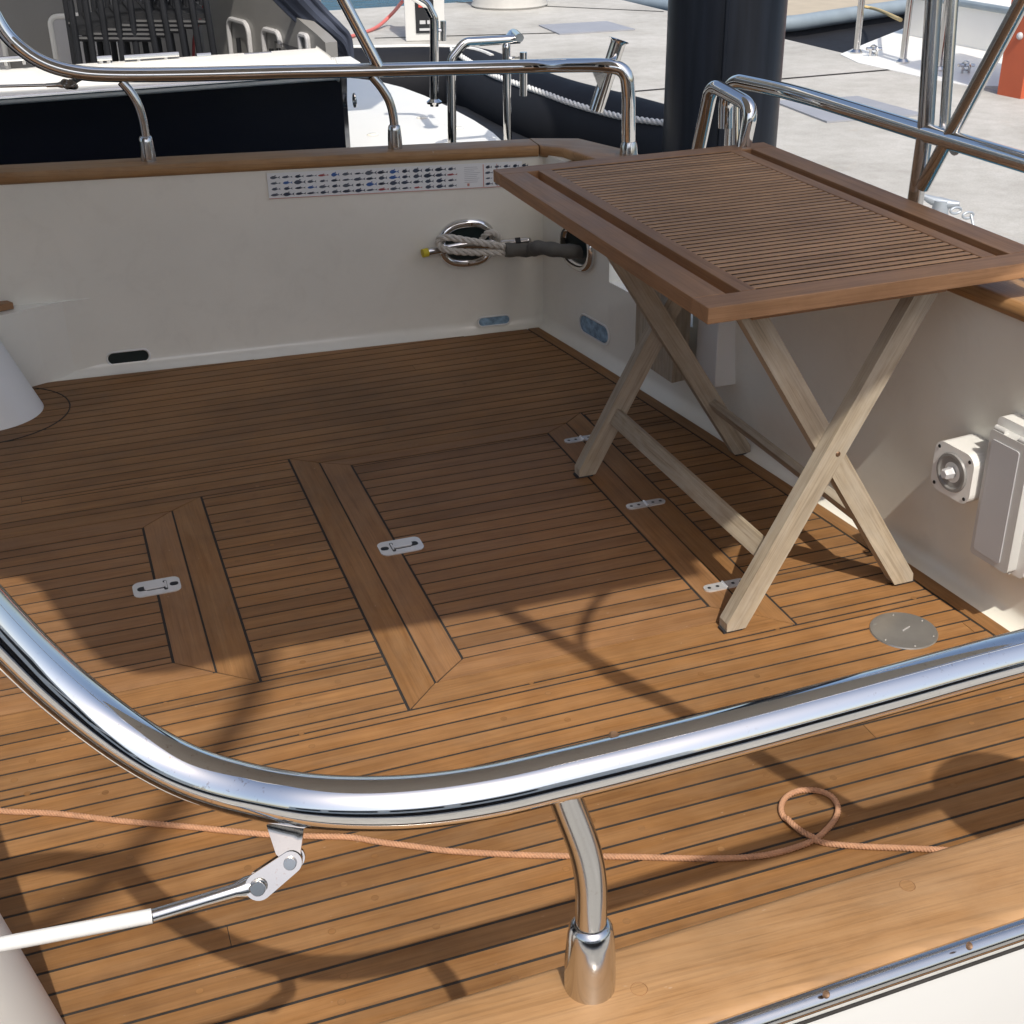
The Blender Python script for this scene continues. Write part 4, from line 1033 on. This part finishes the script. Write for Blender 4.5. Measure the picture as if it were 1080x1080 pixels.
s.tube(fillet_path([yh(477, 175), yh(476, 62), yh(490, 44.5), yh(548, 41)], .05, 6), .0185, 18)
s.tube(fillet_path([yh(548, 40, 5.30), yh(541, 33, 5.5), yh(534, 44, 5.35), yh(536, 175, 5.35)], .03, 6), .0175, 18)
s.tube([yh(552, 55, 5.3), yh(552, 101, 5.3)], .016, 14); s.tube([yh(537, 62), yh(552, 62, 5.3)], .009, 8)
s.build('boarding_rail', M['steel'], nb, label='polished handrail loop rising from the swim platform')
s = MB(); s.tube(fillet_path([by(458, 112, 5.9), by(458, 20, 5.9), by(450, 4, 5.9), by(420, -14, 5.9)], .06, 6), .020, 16); s.tube([by(467.5, 22, 5.9), by(467.5, 43, 5.9)], .014, 12); s.tube([by(458, 32, 5.9), by(467, 32, 5.9)], .009, 8)
s.lathe([(.035, 0), (.035, .008), (.02, .02)], by(458, 109, 5.9), (0,0,1), 16)
s.build('boarding_rail', M['steel'], nb, label='tall polished post with bracket on the far side of the swim platform')

# black tubular chairs stacked in the neighbour's cockpit
YCH = 5.75; fl_ = by(130, 24, YCH).z-.44
pc = by(133, 40, YCH)
def make_chair(c, label):
    root = empty('garden_chair', c, label, 'chair', 'black chairs stacked in the navy boat')
    c = V(c)
    for sy in (-.24, .24):
        s = MB(); y = c.y+sy
        s.tube(fillet_path([V((c.x-.15, y, c.z)), V((c.x-.145, y, c.z+.66)), V((c.x+.13, y, c.z+.66)), V((c.x+.16, y, c.z))], .06, 6), .013, 10)
        s.build('side_frame', M['black'], root)
    s = MB()
    for k in range(5): s.box(c.x-.145+k*.06, c.x-.091+k*.06, c.y-.225, c.y+.225, c.z+.43-k*.004, c.z+.448-k*.004)
    s.tube([V((c.x-.15, c.y-.23, c.z+.42)), V((c.x+.15, c.y-.23, c.z+.40))], .010, 8); s.tube([V((c.x-.15, c.y+.23, c.z+.42)), V((c.x+.15, c.y+.23, c.z+.40))], .010, 8)
    s.build('seat', M['black'], root)
    s = MB()
    for k in range(3):
        y = c.y-.12+k*.12; s.tube([V((c.x+.15, y, c.z+.44)), V((c.x+.19, y, c.z+.92))], .010, 6)
    s.tube([V((c.x+.19, c.y-.2, c.z+.92)), V((c.x+.19, c.y+.2, c.z+.92))], .013, 8); s.build('backrest', M['black'], root)
    return root
ch0 = make_chair((pc.x-.055, YCH, ZS+.001), 'black metal garden chair at the bottom left of the stack on the navy boat')
names = ['second black garden chair from the left in the stack on the navy boat', 'middle black garden chair of the stack on the navy boat', 'black garden chair fourth from the left in the stack', 'black garden chair at the right end of the stack by the red strap']
for i, nm in enumerate(names): copy_tree(ch0, (.055*(i+1), .004*(i+1), .012*(i+1)), nm)

# ------------------------------------------------------------------ black inflatable tender
tdr = empty('inflatable_tender', (2.3, 7.0, ZW), 'black inflatable tender with a white rope along its tube, in front of the dock', 'boat')
ZT = .02
tp = [bz(u, v, ZT) for u, v in ((280, 88), (385, 88), (460, 87), (505, 91), (540, 108), (590, 128), (650, 146), (705, 164), (770, 190))]
s = MB(); rp_ = smooth_path(tp, 6); s.tube(rp_, .215, 28); tt = s.build('tube', M['tube'], tdr)
s = MB()
lo = [p+V((-.25, -.35, -.30)) for p in rp_]; s.tube(lo, .26, 20); s.build('hull', M['black'], tdr)
def on_tube(u, v, line, rad):
    q = ray(u, v); t_ = 4.0
    while t_ < 12:
        p = CAM+q*t_; best = 9
        for a, b in zip(line[:-1], line[1:]):
            ab = b-a; k_ = max(0, min(1, (p-a).dot(ab)/ab.dot(ab))); best = min(best, (p-(a+ab*k_)).length)
        if best < rad: return p
        t_ += max(.004, (best-rad)*.8)
    return CAM+q*7
s = MB(); lw = [on_tube(u, v, rp_, .222) for u, v in ((476, 52), (492, 63), (517, 78), (547, 89), (573, 98), (600, 108), (630, 117), (665, 125), (720, 132))]
lay_rope(s, smooth_path(lw, 6), .015, 9); s.build('grab_rope', M['ropew'], tdr)
s = MB(); s.tube(smooth_path([p+V((-.02,-.02,.212)) for p in rp_[3:22]], 1), .012, 8); s.build('seam_strip', M['ropew'], tdr)

# ------------------------------------------------------------------ dock furniture
def on(u, v, z=ZD): return bz(u, v, z)
# pile: dark square-edged steel mooring pile
pcn = dp(758.5, 150, 5.2)
s = MB(); r_ = 59.5*5.2/f_px
s.lathe([(r_, ZW-1), (r_, 3.2), (r_*.96, 3.25), (0, 3.25)], (pcn.x, pcn.y, 0), (0,0,1), 48)
for a_ in (-1.9,): dd_ = V((CAM.x-pcn.x, CAM.y-pcn.y, 0)).normalized(); s.tube([V((pcn.x, pcn.y, ZW))+dd_*(r_-.004), V((pcn.x, pcn.y, 3.2))+dd_*(r_-.004)], .009, 8)
M['pile'] = plain('pile_paint', (.007,.009,.014), .38, var=.8, scale=14, spec=.25, stretch=(1,1,.05))
tag(s.build('mooring_pile', M['pile']), 'thick dark blue black mooring pile rising behind the table', 'post')
# power pedestal
a = on(428, 44); b = on(470, 43); wd = (b-a).length; cxy = (a+b)/2; dv = (b-a).normalized(); nv = V((dv.y, -dv.x, 0))
pdl = empty('power_pedestal', cxy, 'white dock power pedestal with a black display panel', 'pedestal')
s = MB(); s.obox(cxy-nv*.12+V((0,0,.5)), dv*wd, nv*.24, (0,0,1.0)); s.build('cabinet', M['white'], pdl, bevel=.01)
s = MB(); s.obox(cxy-nv*-.005+dv*-.0+V((0,0,.33)), dv*wd*.46, nv*.01, (0,0,.52)); pn = s.build('panel', M['black'], pdl)
s = MB()
for (dz, dx, w__, h__, mt) in ((.48, 0, .06, .05, 0), (.30, 0, .10, .035, 1), (.16, -.02, .05, .03, 2), (.16, .04, .04, .03, 2), (.10, 0, .1, .02, 2)):
    q = MB(); q.obox(cxy+nv*.013+dv*dx+V((0,0,dz)), dv*w__, nv*.004, (0,0,h__)); q.build('sticker', (M['sblue'] if 'sblue' in M else plain('sticker_blue', (.05,.15,.5))) if mt == 0 else (M['red'] if mt == 1 else M['greypanel']), pn)
s = MB(); s.tube(smooth_path([on(345, 48, ZD+.02), on(365, 40, ZD+.02), on(395, 30, ZD+.02), on(412, 16, ZD+.1), on(424, 2, ZD+.3)], 6), .016, 8)
tag(s.build('dock_hose', plain('pink_hose', (.6,.16,.14), .5)), 'thin pink red hose lying across the dock to the white pedestal', 'hose')
# concrete bollard drum
c = on(537.5, 6); s = MB(); s.lathe([(.385, 0), (.40, .02), (.385, .05), (.37, .45), (.36, .5), (0, .5)], c, (0,0,1), 40)
tag(s.build('concrete_drum', M['concb']), 'round pale concrete drum standing on the dock at the top edge', 'bollard')
def plate(pts, name, label):
    s = MB(); s.prism([(p.x, p.y) for p in pts], ZD+.001, ZD+.012); return tag(s.build(name, M['grate']), label, 'access cover')
plate([on(590, 37), on(670, 32), on(640, 23.5), on(568, 27.5)], 'dock_cover', 'flat grey access cover set in the dock to the left of the dark pile')
plate([on(872, 130), on(975, 122), on(905, 103), on(815, 108)], 'dock_cover', 'flat grey access cover set in the dock behind the stern rail')
# dock cleat with a shackle
cc = on(992, 236); k = .0
cl = empty('dock_cleat', cc, 'galvanised horn cleat on the dock edge behind the stern post', 'cleat')
pL, pR = dp(974, 207, 6.05), dp(1012, 215, 6.0); md = (pL+pR)/2
s = MB(); s.tube(smooth_path([pL, pL.lerp(pR, .25)+V((0,0,-.01)), md+V((0,0,-.012)), pL.lerp(pR, .75)+V((0,0,-.01)), pR], 4), [.012, .014, .017, .019, .021, .022, .023, .024, .024, .024, .023, .022, .021, .019, .017, .014, .011], 14); s.build('horn', M['grey'], cl)
s = MB(); s.tube([V((md.x, md.y, md.z)), V((md.x, md.y, ZD))], [.035, .045], 16); s.lathe([(.08, 0), (.08, .015), (.05, .03)], (md.x, md.y, ZD), (0,0,1), 20); s.build('base', M['grey'], cl)
s = MB()
for (u, v, a0) in ((1008, 222, 0), (1021, 227, 1)):
    c = dp(u, v, 5.95); s.tube([c+RT*math.cos(a_)*.03+V((0,0,1))*math.sin(a_)*.014+V((0, math.cos(a_)*.01, 0)) for a_ in [i*math.pi/8 for i in range(16)]], .006, 8, closed=True)
s.tube([dp(1024, 226, 5.95), dp(1027, 240, 5.95)], .006, 8)
tag(s.build('chain_shackle', M['grey']), 'small steel chain shackle lying beside the dock cleat', 'shackle')

# ------------------------------------------------------------------ boats across the dock
ZR = -.295
rb = empty('white_boat', (7.5, 10, ZW), 'white boat stern with low swim platform and posts across the dock', 'boat')
pl = [bz(u, v, ZR) for u, v in ((886, 57), (905, 66), (945, 75), (985, 84), (1020, 90), (1062, 91), (1200, 112), (1230, 60), (1100, 20), (990, 12), (950, 31), (915, 45))]
s = MB(); s.prism([(p.x, p.y) for p in pl], ZR-.12, ZR); s.build('swim_platform', M['gelw'], rb, bevel=.015)
t0, t1 = bz(952, 36, ZR), bz(1130, 72, ZR); dt = (t1-t0).normalized(); nt_ = V((-dt.y, dt.x, 0))
if nt_.dot(t0-CAM) < 0: nt_ = -nt_
s = MB(); t2 = t1+dt*2
s.prism([(t0.x, t0.y), (t2.x, t2.y), (t2.x+nt_.x*4, t2.y+nt_.y*4), (t0.x+nt_.x*4-dt.x*.5, t0.y+nt_.y*4-dt.y*.5)], ZW-.2, ZR+.34); s.build('transom', M['gelw'], rb, bevel=.03, seg=4)
s = MB(); p0 = t0-nt_*.012+V((0,0,0)); s.tube([V((p0.x, p0.y, ZR+.33))-dt*.05, V((p0.x, p0.y, ZR+.33))+dt*4], .028, 10); s.build('rubbing_strake', M['greyrub'], rb)
s = MB(); s.obox(t0+dt*.9+nt_*.7+V((0,0,ZR+.34-t0.z+.2)), dt*.7, nt_*.4, (0,0,.5)); s.build('seat_moulding', M['gelw'], rb, bevel=.03, seg=3)
for (u, v, t_) in ((903, 56, .02), (952, 66, .02), (990, 74, .02)):
    b_ = bz(u, v, ZR); s = MB(); top = b_+V((0,0,1.1)); s.tube([b_, top], .026, 14); s.lathe([(.05, 0), (.05, .01), (.03, .03)], b_, (0,0,1), 14); s.build('post', M['steel2'], rb)
a_, b_ = bz(903, 56, ZR)+V((0,0,.52)), bz(952, 66, ZR)+V((0,0,.50)); s = MB(); s.tube([a_, b_], .014, 8); s.build('cross_wire', M['steel2'], rb)
for (u, v) in ((921, 59), (1018, 77)):
    c = bz(u, v, ZR); s = MB()
    s.tube([c+V((-.07, 0, .06)), c+V((.07, 0, .05))], .012, 8); s.tube([c+V((-.03,0,0)), c+V((-.03,0,.055))], .01, 8); s.tube([c+V((.03,0,0)), c+V((.03,0,.055))], .01, 8); s.tube([c+V((0, math.cos(q)*.05, .05+math.sin(q)*.03)) for q in [i*math.pi/6 for i in range(12)]], .008, 6, closed=True)
    s.build('cleat', M['steel2'], rb)
# black hulled boat with grey strake and beige deck, farther along
gb = empty('grey_trimmed_boat', (7, 12, ZW), 'boat with black hull, grey rubbing strake and beige deck beyond the dark pile', 'boat')
ZG = -.36
g = [bz(u, v, ZG) for u, v in ((600, -9), (700, 5), (790, 22), (830, 24), (880, 17), (955, 6), (1100, -14))]
g = smooth_path(g, 5); back = [bz(1180, -60, ZG), bz(700, -60, ZG)]
s = MB(); hl = [bz(u, v, -.5) for u, v in ((700, 22), (822, 56), (893, 73), (960, 58), (1000, 40), (960, 10), (780, 5))]; s.prism([(p.x, p.y) for p in hl], ZW-.2, -.5); s.prism([(p.x, p.y) for p in g+back], ZW-.2, ZG-.07); s.build('hull', M['tube'], gb)  # first prism: flat dark slab added over the gap beside the dock
s = MB(); s.tube([p+V((0,0,-.01)) for p in g], .075, 14); s.build('rubbing_strake', M['greyrub'], gb)
s = MB(); s.prism([(p.x, p.y) for p in g+back], ZG-.06, ZG+.03); s.build('side_deck', M['beige'], gb)
s = MB(); s.tube(smooth_path([bz(905, 6, ZG+.1), bz(925, 10, ZG+.1), bz(950, 21, ZR+.3)], 6), .015, 8); tag(s.build('mooring_line', plain('tan_rope', (.55,.42,.2), .8)), 'thin tan mooring line slanting between the two boats across the dock', 'rope')
# orange cabinet
c = on(1054, 104); d2 = on(1085, 112); d_ = V((.45, -.9, 0)).normalized() 
s = MB(); base = [on(1051.5, 99.5), on(1076, 104.5), on(1150, 97), on(1120, 85)]
s.prism([(p.x, p.y) for p in base], ZD, 1.4); ob = tag(s.build('orange_cabinet', M['orange'], bevel=.01), 'orange painted steel cabinet standing on the dock at the right edge', 'cabinet')
q = bl(1076, 38, base[0], base[1]); s = MB(); s.ball(q, .025, 12); s.build('knob', M['greypanel'], ob)
